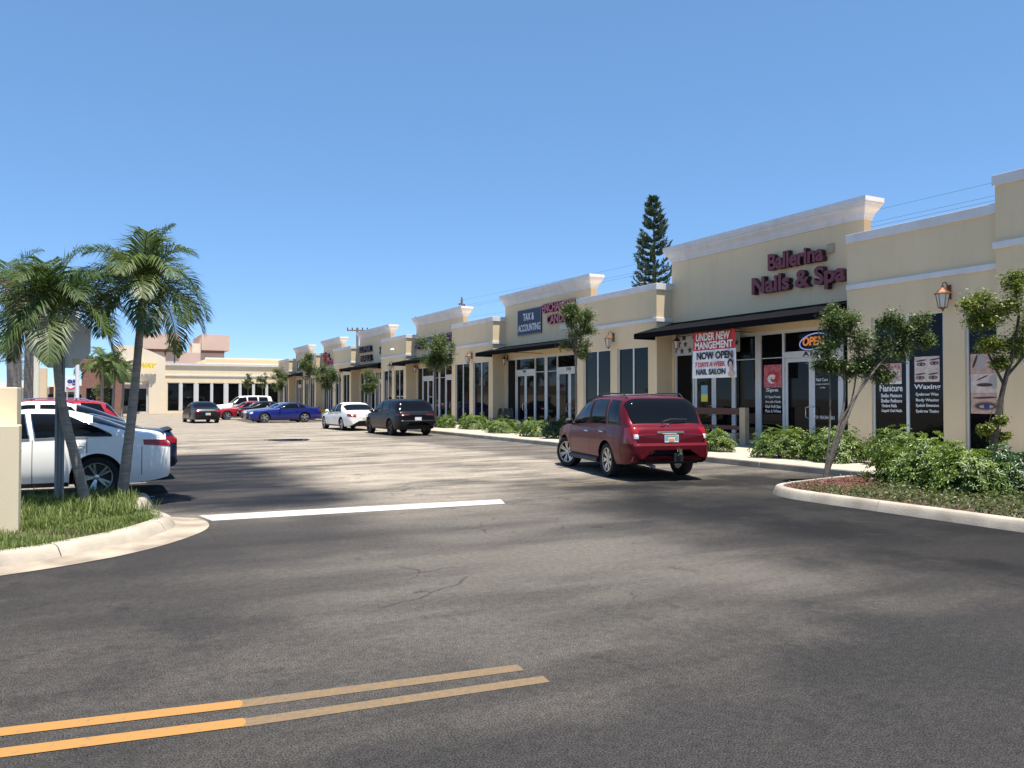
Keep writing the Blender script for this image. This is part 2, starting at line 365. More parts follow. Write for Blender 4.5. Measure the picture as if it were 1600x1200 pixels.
def kerb(name, path, width, h, m, gap=3.0):
    """kerb stones along a path; width is measured to the left of the path"""
    inner = offset(path, width); bb = MB(); acc = 0
    prof = [(-.08, -.05), (.0, .012), (.16, h * .55), (.26, h * .82), (.38, h * .95), (.52, h), (1, h), (1, -.05)]
    start = 0
    segs = []; cur = [0]
    for i in range(1, len(path)):
        acc += math.dist(path[i], path[i-1]); cur.append(i)
        if acc > gap: segs.append(cur); cur = [i]; acc = 0
    if len(cur) > 1: segs.append(cur)
    for sg in segs:
        rows = []
        for k, i in enumerate(sg):
            o, n_ = Vector(path[i]), Vector(inner[i]); sh = Vector((0, 0))
            if k == 0: sh = (Vector(path[sg[1]]) - o).normalized() * .006
            if k == len(sg) - 1: sh = (Vector(path[sg[-2]]) - o).normalized() * .006
            rows.append([(*(o.lerp(n_, u) + sh), z) for u, z in prof])
        bb.grid(rows); bb.add(rows[0], [tuple(range(len(prof)))]); bb.add(rows[-1], [tuple(range(len(prof)))])
    o = bb.build(name, m, smooth=True); return struct(o)
# ---- right island
KR = [(10.28, -6), (10.28, -2), (10.28, 2), (10.28, 5), (10.28, 7.6), (10.26, 9.2)] + [(10.34, 9.85), (10.6, 10.35), (11.1, 10.62), (12.2, 10.85), (13.2, 11.0), (14.19, 11.1)]
KRp = arc(KR, 10); kerb('island_kerb', KRp[::-1], .17, .15, M['kerb'])
sheet('island_bed', offset(KRp[::-1], .12) + [(10.6, -6), (14.19, -6)][::1], .115, M['soil'])
# ---- left island (grass), gutter apron
KL = [(-9, 7.0), (-4.5, 8.15), (-2, 8.85), (-.8, 9.25), (-.16, 9.65), (.38, 10.15), (.83, 10.85), (.95, 11.4), (.85, 11.95), (.7, 12.6), (.75, 13.4), (.8, 14.2), (.4, 14.5), (-1, 14.6), (-9, 14.6)]
KLp = arc(KL, 8); kerb('grass_island_kerb', KLp, .26, .15, M['kerb'], 1.6)
sheet('grass_island_soil', offset(KLp, .2), .11, M['soil'])
g_out = [p for p in offset(KLp, -.42)]; i1 = 8 * 9
for i, p in enumerate(g_out):
    if i > 8 * 4: pass
b = MB(); rows = []
for i in range(0, i1):
    w = .10 + .36 * min(1, i / 40) ; w = min(w, .40) if i < 62 else max(.02, .40 - (i - 62) * .05)
    a = Vector(KLp[i]); t = (Vector(KLp[i + 1]) - Vector(KLp[max(i-1, 0)])).normalized(); nn = Vector((t.y, -t.x)); rows.append([(*(a + nn * -.02), .03), (*(a + nn * w * .35), .008), (*(a + nn * w), .006)])
b.grid(rows); struct(b.build('gutter_apron', M['gutter'], smooth=True))
# ---- markings
def stripe(name, pts, m, z=.004):
    return sheet(name, pts, z, m)
stripe('stop_line', [(1.32, 12.17), (3.4, 12.03), (5.95, 11.80), (5.78, 11.30), (3.3, 11.46), (1.42, 11.58)], M['wpaint'])
def strip2(name, p, q, w, m, round_end=False, z=.004):
    p, q = Vector(p), Vector(q); d = (q - p).normalized(); n = Vector((-d.y, d.x)) * w / 2
    pts = [p - n, q - n] + ([q - n * .62 + d * w * .12, q + d * w * .16, q + n * .62 + d * w * .12] if round_end else []) + [q + n, p + n]
    return stripe(name, [tuple(a) for a in pts], m, z)
strip2('centre_line', (-6, 5.62), (.71, 4.59), .115, M['ypaint'], True); strip2('centre_line', (-6, 5.31), (.685, 4.325), .115, M['ypaint'], True)
strip2('faded_centre_line', (.70, 4.592), (2.36, 4.40), .115, M['ypaint2'], z=.0025); strip2('faded_centre_line', (.68, 4.32), (2.40, 4.15), .11, M['ypaint2'], z=.0025)
strip2('stall_stripe', (10.8, 24.75), (14.15, 25.35), .1, M['wpaint2']); strip2('stall_stripe', (11.2, 30.9), (14.15, 31.6), .1, M['wpaint2'])
for yy in (37.6, 44, 50.2, 53.6, 57.5, 60.5, 63.5, 66.5): strip2('stall_stripe', (10.9, yy), (14.15, yy + .5), .1, M['wpaint2'])
for yy in (14.9, 17.4, 19.95, 22.6, 25.2, 27.8): strip2('stall_stripe', (-4.5, yy), (.9, yy), .1, M['wpaint2'])
strip2('faded_stall_stripe', (7.9, 13.25), (9.6, 13.42), .09, M['ypaint2'])
pud = [(6.0 + .85 + .85 * math.cos(a) * (1 + .15 * math.sin(3 * a)), 32.4 + 1.2 * math.sin(a) * (1 + .2 * math.cos(2 * a))) for a in np.linspace(0, 2 * math.pi, 28, endpoint=False)]
sheet('puddle', pud, .003, M['puddle'])
# ================================================================== STRIP MALL
mall = empty('strip_mall', (19, 45, 0), 'long single-storey tan stucco strip mall with white cornices, black awnings and dark shop windows', 'building')
def mpart(mb, name, m, parent=None, **k):
    """part given in world coordinates, parented to the mall (origin 19,45,0) or to one of its parts"""
    mb.v = [(x - 19, y - 45, z) for x, y, z in mb.v]; return mb.build(name, m, parent or mall, **k)
XL, XT = 19.0, 19.75
def window(y0, y1, z0, z1, X, split=True):
    f = .05; b = MB(); x0, x1 = X + .06, X + .13
    b.box(x0, x1, y0, y0 + f, z0, z1); b.box(x0, x1, y1 - f, y1, z0, z1); b.box(x0 + .004, x1, y0 + f, y1 - f, z0, z0 + f); b.box(x0 + .004, x1, y0 + f, y1 - f, z1 - f, z1)
    if split: c = (y0 + y1) / 2; b.box(x0 + .002, x1, c - .04, c + .04, z0 + f, z1 - f)
    fr = mpart(b, 'window', M['alu']); g = MB(); g.box(X + .10, X + .115, y0 + .01, y1 - .01, z0 + .01, z1 - .01); mpart(g, 'pane', M['glass'], fr)
def rect_ring(prof, x0, x1, y0, y1):
    b = MB(); rings = [[(x0 - o, y0 - o, z), (x1 + o, y0 - o, z), (x1 + o, y1 + o, z), (x0 - o, y1 + o, z)] for o, z in prof]
    vs = [v for r in rings for v in r]; fs = [(i*4 + k, i*4 + (k+1) % 4, (i+1)*4 + (k+1) % 4, (i+1)*4 + k) for i in range(len(rings)-1) for k in range(4)]
    fs.append(tuple((len(rings)-1)*4 + k for k in range(4))); fs.append((3, 2, 1, 0)); b.add(vs, fs); return b
CORN = [(.0, 0), (.035, 0), (.04, .07), (.055, .075), (.06, .10), (.075, .16), (.115, .23), (.175, .30), (.20, .36), (.20, .40), (.235, .405), (.24, .47), (.255, .475), (.255, .60), (.0, .61)]
def low_bay(y0, y1, wins, dz=0, end=True):
    zt = 5.84 + dz; wt = 3.72 + dz * .75
    b = MB(); ys = y0 if not end else y0
    edges = [y0] + [v for w in wins for v in w] + [y1]
    for i in range(0, len(edges), 2):
        if edges[i+1] - edges[i] > .01: b.box(XL, XL + .25, edges[i], edges[i+1], 0, zt)
    for w in wins: b.box(XL, XL + .25, w[0], w[1], wt, zt); b.box(XL, XL + .25, w[0], w[1], 0, .2)
    if end: b.box(XL + .25, XT + .28, y0, y0 + .25, 0, zt)
    b.box(XL + .25, 26, y0 + .25, y1, 5.0, 5.3)
    wall = mpart(b, 'low_bay_wall', M['stucco'])
    c = MB(); c.box(XL - .05, XL + .32, y0 - .05, y1 - .002, zt, zt + .25)
    if end: c.box(XL + .32, XT + .27, y0 - .05, y0 + .3, zt, zt + .25)
    mpart(c, 'coping', M['trim'], wall, bevel=.012)
    c = MB(); zb = 4.605 + dz * .6; c.box(XL - .055, XL - .001, y0 - .055, y1 - .002, zb, zb + .15)
    if end: c.box(XL - .001, XT - .002, y0 - .055, y0 - .001, zb, zb + .15)
    mpart(c, 'string_course', M['trim'], wall, bevel=.012)
    for w in wins: window(w[0] + .003, w[1] - .003, .2, wt, XL, split=(w[1] - w[0] > 1.2))
def door(y0, y1, X, mid):
    """double glass door: two leaves with white stiles, panes and pull handles"""
    b = MB(); z0, z1 = .16, 2.95
    for a, c in ((y0, mid - .004), (mid + .004, y1)):
        b.box(X, X + .05, a, a + .11, z0, z1); b.box(X, X + .05, c - .11, c, z0, z1); b.box(X + .003, X + .05, a + .11, c - .11, z1 - .12, z1); b.box(X + .003, X + .05, a + .11, c - .11, z0, z0 + .2)
    d = mpart(b, 'door', M['alu']); g = MB()
    for a, c in ((y0, mid - .004), (mid + .004, y1)): g.box(X + .02, X + .03, a + .1, c - .1, z0 + .19, z1 - .11)
    mpart(g, 'pane', M['glass'], d)
    for s in (-1, 1):
        h = MB(); yy = mid + s * .06; h.tube([(X, yy, 1.05), (X - .07, yy, 1.05), (X - .075, yy + s*.12, 1.08), (X - .075, yy + s*.12, 1.38), (X - .07, yy, 1.41), (X, yy, 1.41)], .014, 8)
        mpart(h, 'handle', M['chrome'], d, smooth=True)
    for zz in (.5, 1.55, 2.6):
        for yy in (y0 - .012, y1 + .012): k = MB(); k.box(X - .012, X + .02, yy - .012, yy + .012, zz - .08, zz + .08); mpart(k, 'hinge', M['grey_metal'], d)
def tall_bay(y0, y1, dz=0, front=True):
    zt = 6.65 + dz; L = y1 - y0; k = L / 8.7; hs = 3.82 + dz * .3
    b = MB(); b.box(XT, XT + .3, y0, y1, hs, zt); b.box(XT, XT + .3, y0, y0 + .12 * k, .0, hs); b.box(XT, XT + .3, y1 - .12, y1, .0, hs)
    b.box(XT + .3, 30, y0 + .02, y1 - .02, 0, 5.25)
    wall = mpart(b, 'tall_bay_wall', M['stucco'])
    mpart(rect_ring([(o, zt + z) for o, z in CORN], XT, XT + .3, y0, y1), 'cornice', M['trim'], wall)
    # storefront frame
    X = XT + .06; o = lambda v: y0 + v * k; fr = MB(); T = .07
    posts = [(.12, .19), (.80, .89), (3.09, 3.18), (4.12, 4.38), (5.33, 5.42), (7.48, 7.57), (8.5, 8.57)]
    for a, c in posts: fr.box(X - .02, X + .09, o(a), o(c), .15, hs)
    z1 = hs - .11
    fr.box(X - .016, X + .09, o(.12), o(8.57), hs - .11, hs - .002)
    for a, c in ((.89, 3.09), (5.42, 7.48)): fr.box(X - .012, X + .08, o(a), o(c), 2.96, 3.17)
    for a, c in ((.19, .80), (3.18, 4.12), (4.38, 5.33), (7.57, 8.5)): fr.box(X - .012, X + .08, o(a), o(c), .15, .26)
    for a, c in ((3.18, 4.12), (4.38, 5.33)): fr.box(X + .012, X + .08, o(a), o(c), 2.99, 3.02)
    sf = mpart(fr, 'storefront', M['alu']); g = MB()
    for a, c in ((.19, .80), (3.18, 4.12), (4.38, 5.33), (7.57, 8.5)): g.box(X + .03, X + .045, o(a) - .01, o(c) + .01, .2, hs - .05)
    for a, c in ((.89, 3.09), (5.42, 7.48)): g.box(X + .03, X + .045, o(a) - .01, o(c) + .01, 3.1, hs - .05)
    mpart(g, 'pane', M['glass'], sf)
    door(o(.90), o(3.08), X + .005, o(2.0)); door(o(5.43), o(7.47), X + .005, o(6.45))
    # awning: sloping canvas on a frame, valance, closed end
    a = MB(); zw, zf = 4.48 + dz * .4, 4.10; xf = XT - 1.75; ya, yb = y0 + .25, y1 + .1
    n = 14
    top = [[(XT - .005 - (XT - .005 - xf) * t, ya + (yb - ya) * i / n, zw + (zf - zw) * t - .035 * math.sin(math.pi * t) * (1 if i % 2 else .3)) for t in np.linspace(0, 1, 5)] for i in range(n + 1)]
    a.grid(top); under = [[(p[0], p[1], p[2] - .02) for p in r] for r in top]; a.grid(under)
    val = [[(xf, r[-1][1], zf), (xf - .004, r[-1][1], zf - .1), (xf + .002 * (i % 2), r[-1][1], zf - .2)] for i, r in enumerate(top)]; a.grid(val)
    for yy in (ya, yb): a.add([(XT - .005, yy, zw), (xf, yy, zf), (xf, yy, zf - .2), (XT - .005, yy, zf - .2)], [(0, 1, 2, 3)])
    mpart(a, 'awning', M['black_cloth'])
    for i in range(0, n + 1, 7):
        fm = MB(); yy = ya + (yb - ya) * i / n; fm.tube([(XT, yy, zf - .18), (xf + .02, yy, zf - .18)], .015, 6)
        mpart(fm, 'awning_strut', M['blackmetal'])
TALL = [(15.7, 24.41), (30.1, 38.6), (44.2, 52.2), (57.65, 65.6), (71.2, 77.7), (83.2, 90.0)]
for i, (a, c) in enumerate(TALL): tall_bay(a, c, .25 if i == 0 else 0)
low_bay(11.39, 15.69, [(11.40, 12.23), (12.79, 14.9)], .24, end=False)
for (ta, tb), (na, nb) in zip(TALL, TALL[1:] + [(95.7, 0)]):
    L = na - tb; s = L / 5.69
    low_bay(tb, na - .002, [(tb + .54 * s, tb + 2.6 * s), (tb + 3.1 * s, tb + 5.17 * s)])
# taller block at the near end
b = MB(); b.box(18.9, 30, 1.0, 11.385, 0, 6.72); tw = mpart(b, 'end_block_wall', M['stucco'])
b = MB(); b.box(18.84, 30.06, .94, 11.43, 6.72, 6.97); mpart(b, 'coping', M['trim'], tw, bevel=.012)
b = MB(); b.box(18.84, 18.899, .94, 11.43, 5.22, 5.38); mpart(b, 'string_course', M['trim'], tw, bevel=.012)
b = MB(); b.box(26, 34, 1.5, 95, 0, 5.2); mpart(b, 'rear_wall', M['stucco'])
# ---- lanterns
def lantern():
    root = empty('wall_lantern', (0, 0, 0), 'x', 'wall lamp', 'copper lanterns along the shop fronts')
    b = MB(); b.box(-.03, 0, -.06, .06, -.02, .34); b.tube([(-.03, 0, .22), (-.09, 0, .36), (-.17, 0, .41), (-.24, 0, .39), (-.26, 0, .30)], .016, 8); b.build('bracket', M['copper'], root, smooth=True)
    c = (-.26, 0, 0)
    b = MB(); b.lathe([(.0, .31), (.03, .31), (.035, .26), (.06, .23), (.10, .20), (.15, .15), (.205, .115), (.2, .10), (.0, .10)], c, n=6); b.lathe([(0, -.34), (.03, -.31), (.02, -.28), (.09, -.25), (.10, -.235), (0, -.23)], c, n=6)
    for k in range(6):
        a = 2 * math.pi * k / 6; u, w = math.cos(a), math.sin(a); b.tube([(c[0] + .16*u, .16*w, .11), (c[0] + .095*u, .095*w, -.25)], .009, 4)
    b.build('lamp_cage', M['copper'], root)
    b = MB(); b.lathe([(0, .10), (.15, .10), (.088, -.24), (0, -.24)], c, n=6); b.build('lamp_glass', M['frost'], root)
    return root
lan = lantern()
LP = [(XL, 12.62, 4.18, 'copper wall lantern between the waxing window and the eyelash window'),
      (XL, 27.27, 4.03, 'copper wall lantern right of the small tree by the pink letters'),
      (XL, 41.3, 3.93, 'copper wall lantern left of the second black awning, beside two tall windows'),
      (XL, 54.9, 3.9, 'small copper wall lantern above the window behind the black suv'),
      (XL, 68.4, 3.9, 'faint far wall lantern above windows behind the white sedan'),
      (XT, 23.9, 3.75, 'shaded wall lantern under the near awning beside the star banner'),
      (XT, 38.3, 3.7, 'shaded wall lantern under the awning of the tax shop'),
      (XT, 51.9, 3.7, 'shaded wall lantern under the awning behind the bushy street tree')]
for i, (x, y, z, lb) in enumerate(LP):
    o = lan if i == 0 else copy_tree(lan); o.location = (x, y, z); o['label'] = lb
    if x == XT: o.location.x = XT; o.location.y = y; o.scale = (.8, .8, .8)
# ---- signs on the walls
def sign(name, lb, lines, plane, m, side, cat='sign', depth=.14, facing='-x', bold=.03, raceway=None):
    o = lettering(name, lines, facing, plane, m, None, depth, bold, side); tag(o, lb, cat)
    return o
o = sign('channel_letter_sign', 'dark red channel letters reading Ballerina Nails and Spa above the near awning', [('Ballerina', 19.25, 17.0, 5.86, 6.40), ('Nails & Spa', 19.98, 16.2, 4.98, 5.72)], XT - .03, M['darkred'], M['maroonside'], depth=.18, bold=.035)
b = MB(); b.box(XT - .06, XT - .002, 16.75, 16.98, 6.08, 6.36); tag(b.build('sign_box', M['tanwood']), 'small tan electrical box at the end of the word Ballerina', 'junction box')
o = sign('channel_letter_sign', 'pink channel letters reading Enchanted Candles half behind the small tree', [('ENCHANTED', 34.25, 31.3, 5.88, 6.33), ('CANDLES', 33.8, 31.5, 5.30, 5.74)], XT - .03, M['pinkred'], M['darkred'], depth=.15, bold=.03)
b = MB(); b.box(XT - .06, XT - .002, 31.9, 32.75, 4.95, 5.22); pl = b.build('shop_plaque', M['cream']); tag(pl, 'small cream plaque under the pink candle letters beside the tree', 'plaque')
b = MB(); b.box(XT - .07, XT - .003, 34.55, 37.03, 4.95, 6.27); sg = b.build('panel_sign', M['navy']); tag(sg, 'navy blue panel sign reading Tax and Accounting in white', 'sign')
b = MB()
for yy in (34.55, 37.0): b.box(XT - .08, XT - .069, yy, yy + .03, 4.95, 6.27)
for zz in (4.95, 6.24): b.box(XT - .081, XT - .069, 34.58, 37.0, zz, zz + .03)
b.build('border', M['grey_metal'], sg)
lettering('lettering', [('TAX &', 36.42, 35.25, 5.68, 6.06), ('ACCOUNTING', 36.97, 34.62, 5.13, 5.5)], '-x', XT - .07, M['white'], sg, .006, .02)
sign('channel_letter_sign', 'dark blue channel letters left of the bushy street tree', [('SALON', 52.0, 48.6, 5.05, 5.75)], XT - .03, M['blue'], M['ink'], depth=.16)
sign('channel_letter_sign', 'dark maroon channel letters showing over the bushy street tree', [('EXPRESSO', 48.1, 44.4, 5.05, 5.8)], XT - .03, M['darkred'], M['maroonside'], depth=.16)
sign('channel_letter_sign', 'two dark lines of purple channel letters on the fourth tall gable', [('SUPER', 65.1, 61.9, 5.45, 5.95), ('NAILS', 64.7, 61.9, 4.7, 5.2)], XT - .03, M['maroonside'], M['ink'], depth=.2)
sign('channel_letter_sign', 'short dark channel letters beside the fourth low bay wall', [('SPA', 59.7, 57.9, 5.1, 5.7)], XT - .03, M['maroonside'], M['ink'], depth=.2)
sign('channel_letter_sign', 'small bright red far channel letters over the leafy trees', [('the', 77.4, 75.2, 5.55, 6.1), ('Barber', 77.2, 72.9, 4.9, 5.5)], XT - .03, M['red'], M['darkred'], depth=.15)
b = MB(); b.box(XT - .06, XT - .003, 87.6, 89.2, 4.7, 5.75); o = b.build('panel_sign', M['navy']); tag(o, 'small dark blue panel sign on the farthest tall gable', 'sign')
lettering('lettering', [('J', 88.8, 88.0, 5.0, 5.6)], '-x', XT - .06, M['white'], o, .006, .05)
b = MB(); b.lathe([(0, .12), (.16, .1), (.22, 0), (.12, -.06), (0, -.06)], (XL - .12, 54.6, 5.15), n=10); b.box(XL - .06, XL - .001, 54.55, 54.65, 5.1, 5.2); tag(b.build('security_light', M['white'], smooth=True), 'small white dome light on the tan wall above the black suv', 'wall lamp')
# ---- banners
def quad_x(b, X, yl, yr, z0, z1, mi=0, t=.004): return b.box(X, X + t, yr, yl, z0, z1, mi)
BX = 18.42
b = MB(); yl, yr, zt, zb = 21.65, 19.55, 3.98, 2.36
n = 12
for r0, r1, mi in ((zt, 3.31, 0), (3.31, zb, 1)):
    rows = []
    for zz in np.linspace(r0, r1, 5): rows.append([(BX + .025 * math.sin(i * 1.3 + zz * 2), yl + (yr - yl) * i / n, zz) for i in range(n + 1)])
    b.grid(rows, mi); b.grid([[(p[0] + .006, p[1], p[2]) for p in r] for r in rows], mi)
bn = b.build('hanging_banner', [M['red'], M['white']], smooth=True); tag(bn, 'red and white hanging banner announcing a nail salon under new management, now open', 'banner')
PX = BX - .03
lettering('banner_text', [('UNDER NEW', 21.45, 19.78, 3.63, 3.9, .12), ('MANGEMENT', 21.5, 19.66, 3.35, 3.6)], '-x', PX, M['white'], bn, .004, .03)
lettering('banner_text', [('NOW OPEN', 21.42, 19.66, 2.99, 3.25), ('NAIL SALON', 21.45, 20.0, 2.47, 2.67)], '-x', PX, M['ink'], bn, .004, .04)
lettering('banner_text', [('7 DAYS A WEEK', 21.5, 20.0, 2.735, 2.905)], '-x', PX, M['red'], bn, .004, .03)
def ell(b, X, yc, zc, ry, rz, mi=0, n=18, rot=0, k=2.0):
    pts = []
    for i in range(n):
        a = 2 * math.pi * i / n; u, w = math.cos(a) * ry, math.sin(a) * rz; pts.append((X, yc - (u * math.cos(rot) - w * math.sin(rot)), zc + u * math.sin(rot) + w * math.cos(rot)))
    pts2 = [(X + .003, p[1], p[2]) for p in pts]
    b.add(pts + pts2, [tuple(range(n)), tuple(range(2*n - 1, n - 1, -1))] + [(i, n + i, n + (i+1) % n, (i+1) % n) for i in range(n)], mi)
b = MB(); ell(b, PX, 19.78, 2.83, .13, .15, 1); ell(b, PX - .002, 19.76, 2.73, .085, .16, 0, rot=.1); ell(b, PX, 19.74, 2.47, .15, .10, 0); ell(b, PX - .003, 19.77, 2.55, .05, .14, 0); ell(b, PX - .004, 19.79, 2.76, .02, .008, 1); ell(b, PX - .004, 19.72, 2.765, .02, .008, 1); ell(b, PX - .004, 19.755, 2.66, .025, .01, 2)
b.build('banner_portrait', [M['skin'], M['ink'], M['red']], bn)
b = MB(); b.box(19.60, 19.604, 20.6, 24.2, 3.28, 4.05); sb = b.build('star_banner', mat('grey_banner', (.42, .42, .43), .6, var=.1, scale=2)); tag(sb, 'long pale grey banner with dark stars behind the red and white banner', 'banner')
b = MB()
for yc, zc, r in ((23.85, 3.72, .19), (23.45, 3.70, .14), (23.65, 3.45, .15), (23.2, 3.47, .16), (24.0, 3.45, .07), (20.75, 3.6, .13)):
    pts = [(19.595, yc - (r if i % 2 == 0 else r * .4) * math.sin(math.pi * i / 5), zc + (r if i % 2 == 0 else r * .4) * math.cos(math.pi * i / 5)) for i in range(10)]
    b = MB(); b.add(pts + [(19.595, yc, zc)], [(i, (i + 1) % 10, 10) for i in range(10)]); b.build('star', M['ink'], sb)
lettering('banner_text', [('TIVI', 23.95, 21.7, 3.86, 4.02)], '-x', 19.6, M['ink'], sb, .004, .02)
# ---- posters and vinyl lettering on the near shop windows
XG = XL + .098
def poster(lb, yl, yr, z0, z1, X, m): b = MB(); quad_x(b, X - .006, yl, yr, z0, z1); return tag(b.build('window_poster', m), lb, 'poster')
def eye(b, X, yc, zc, w, iris=2):
    b = MB(); ell(b, X, yc, zc, w, w * .40, 4); ell(b, X - .002, yc, zc, w * .86, w * .27, 0); ell(b, X - .004, yc, zc - w * .02, w * .62, w * .17, 1); ell(b, X - .006, yc, zc, w * .24, w * .24, iris); b.build('printed_eye', EM, p)
    b = MB(); ell(b, X - .003, yc - w * .05, zc + w * .75, w * 1.15, w * .15, 0, rot=.12); b.build('printed_brow', EM, p)
EM = [M['brow'], mat('printed_grey', (.42, .38, .37), .6), M['ink'], M['blue'], mat('printed_lid', (.26, .15, .12), .6)]
p = poster('poster of two pairs of brown eyes above the word Waxing', 13.66, 12.96, 2.10, 2.76, XG, M['skin2'])
b = MB()
for yc, zc in ((13.47, 2.56), (13.10, 2.58), (13.5, 2.21), (13.14, 2.21)): eye(b, XG - .009, yc, zc, .13)
b = MB(); quad_x(b, XG - .0095, 13.58, 13.0, 2.40, 2.45); b.build('caption_strip', M['skin'], p); lettering('caption', [('EYE BROW', 13.55, 13.05, 2.405, 2.445)], '-x', XG - .0095, M['white'], p, .002, .01)
p = poster('poster of manicured hands above the word Manicure, half behind leaves', 14.68, 14.04, 2.06, 2.62, XG, M['skin']); b = MB()
for k in range(5): b = MB(); ell(b, XG - .009, 14.55 - k * .11, 2.36 + .04 * (k % 2), .04, .17, 0, rot=.15); ell(b, XG - .012, 14.56 - k * .11, 2.5 + .04 * (k % 2), .026, .06, 1); b.build('printed_finger', [M['skin2'], M['pinkprint']], p)
b = MB(); quad_x(b, XG - .0095, 14.68, 14.04, 2.06, 2.13); b.build('caption_strip', M['white'], p)
o = lettering('vinyl_lettering', [('Manicure', 14.72, 14.02, 1.86, 2.04), ('Shellac Manicure', 14.68, 14.04, 1.70, 1.80), ('Shellac Pedicure', 14.68, 14.04, 1.56, 1.66), ('Ombre Nails', 14.66, 14.2, 1.43, 1.52), ('Liquid Gel Nails', 14.66, 14.04, 1.28, 1.38)], '-x', XG, M['white'], None, .002, .02); tag(o, 'white window lettering headed Manicure', 'lettering')
o = lettering('vinyl_lettering', [('Waxing', 13.68, 12.94, 1.88, 2.04), ('Eyebrow Wax', 13.63, 12.99, 1.72, 1.82), ('Body Waxing', 13.63, 12.99, 1.57, 1.67), ('Eyelash Extension', 13.63, 12.99, 1.43, 1.53), ('Eyebrow Tinting', 13.63, 12.99, 1.28, 1.38)], '-x', XG, M['white'], None, .002, .02); tag(o, 'white window lettering headed Waxing', 'lettering')
def prints(nm, items):
    for a in items: b = MB(); ell(b, *a[:6], rot=a[6] if len(a) > 6 else 0); b.build(nm, EM, p)
p = poster('poster of an eyelash pad, top of the three on the right window', 12.15, 11.42, 2.28, 2.76, XG, M['skin']); prints('printed_pad', [(XG - .009, 11.86, 2.58, .09, .15, 1), (XG - .011, 11.92, 2.44, .09, .06, 1), (XG - .012, 12.03, 2.58, .03, .17, 0, -.35), (XG - .012, 11.55, 2.6, .04, .14, 4, .3)])
p = poster('pale poster of a closed eye, middle of the three on the right window', 12.15, 11.42, 1.80, 2.275, XG, M['skin2']); prints('printed_lash', [(XG - .009, 11.8, 2.0, .2, .045, 0), (XG - .009, 11.86, 2.17, .16, .018, 0, .4), (XG - .008, 11.57, 2.08, .13, .17, 1)])
p = poster('poster of a blue eye, bottom of the three on the right window', 12.15, 11.42, 1.30, 1.795, XG, M['skin']); b = MB(); ell(b, XG - .008, 11.78, 1.49, .29, .11, 4); ell(b, XG - .010, 11.78, 1.485, .25, .075, 0); ell(b, XG - .012, 11.76, 1.475, .18, .045, 1); ell(b, XG - .014, 11.75, 1.48, .075, .06, 3); b.build('printed_eye', EM, p); prints('printed_brow', [(XG - .009, 11.8, 1.69, .3, .025, 0, .03)])
XS = XT + .06 + .028
p = poster('red rose poster above the word Spa on the shop window', 19.73, 18.95, 2.03, 2.78, XS, M['pinkprint']); b = MB()
for k in range(4): ell(b, XS - .009 - k * .003, 19.32 + .05 * math.sin(k * 2), 2.33 + .04 * math.cos(k * 2), .26 - k * .06, .2 - k * .045, k % 2)
b.build('printed_rose', [M['red'], M['white']], p)
o = lettering('vinyl_lettering', [('Spa', 19.65, 19.1, 1.86, 2.01), ('UV Tipping Powder', 19.68, 19.0, 1.66, 1.76), ('Acrylic Nails', 19.68, 19.0, 1.50, 1.60), ('Gel Full Set', 19.68, 19.0, 1.35, 1.45), ('Pink & White', 19.68, 19.0, 1.20, 1.30)], '-x', XS, M['white'], None, .002, .02); tag(o, 'white window lettering headed Spa beside the double door', 'lettering')
o = lettering('vinyl_lettering', [('Nail Care', 17.55, 17.1, 2.2, 2.3), ('by appointment', 17.6, 17.05, 2.08, 2.14), ('only', 17.4, 17.2, 1.97, 2.03), ('SHOP: 954-544-4663', 17.72, 16.86, 1.03, 1.14)], '-x', XT + .082, M['white'], None, .002, .01); tag(o, 'small white lettering and shop number on the right door leaf', 'lettering')
o = lettering('unit_number', [('A11', 18.05, 17.5, 2.99, 3.15)], '-x', XT + .047, M['ink'], None, .004, .04); tag(o, 'black unit number A11 over the near double door', 'unit number')
for nm, yy, lb in (('A10', 22.35, 'black unit number over the double door behind the banner'), ('10', 32.1, 'black unit number over the right door of the tax shop front'), ('9', 36.5, 'black unit number over the left door of the tax shop front')):
    o = lettering('unit_number', [(nm, yy + .2, yy - .2, 2.99, 3.14)], '-x', XT + .047, M['ink'], None, .004, .04); tag(o, lb, 'unit number')
# neon open sign
op = empty('neon_sign', (XS - .02, 17.62, 3.45), 'orange and blue neon open sign in the glass over the near door', 'sign')
b = MB(); b.tube([(XS - .03, 17.62 - .55 * math.cos(a), 3.45 + .24 * math.sin(a) + .07 * math.cos(a)) for a in np.linspace(.3, 2 * math.pi, 30)], .018, 6); b.v = [(x - XS + .02, y - 17.62, z - 3.45) for x, y, z in b.v]; b.build('tube_ring', M['bluelit'], op, smooth=True)
o = lettering('tube_letters', [('OPEN', .42, -.42, -.13, .15, .15)], '-x', -.006, M['orange'], op, .02, .03)
# blue and yellow notice on the door behind the banner
b = MB(); b.box(XS - .012, XS - .008, 22.5, 22.85, 1.55, 1.82, 0); b.box(XS - .012, XS - .008, 22.5, 22.85, 1.82, 2.15, 1); tag(b.build('door_notice', [M['lemon'], mat('sky_blue_print', (.2, .42, .6), .6)]), 'small blue and yellow notice on the door glass under the banner', 'notice')
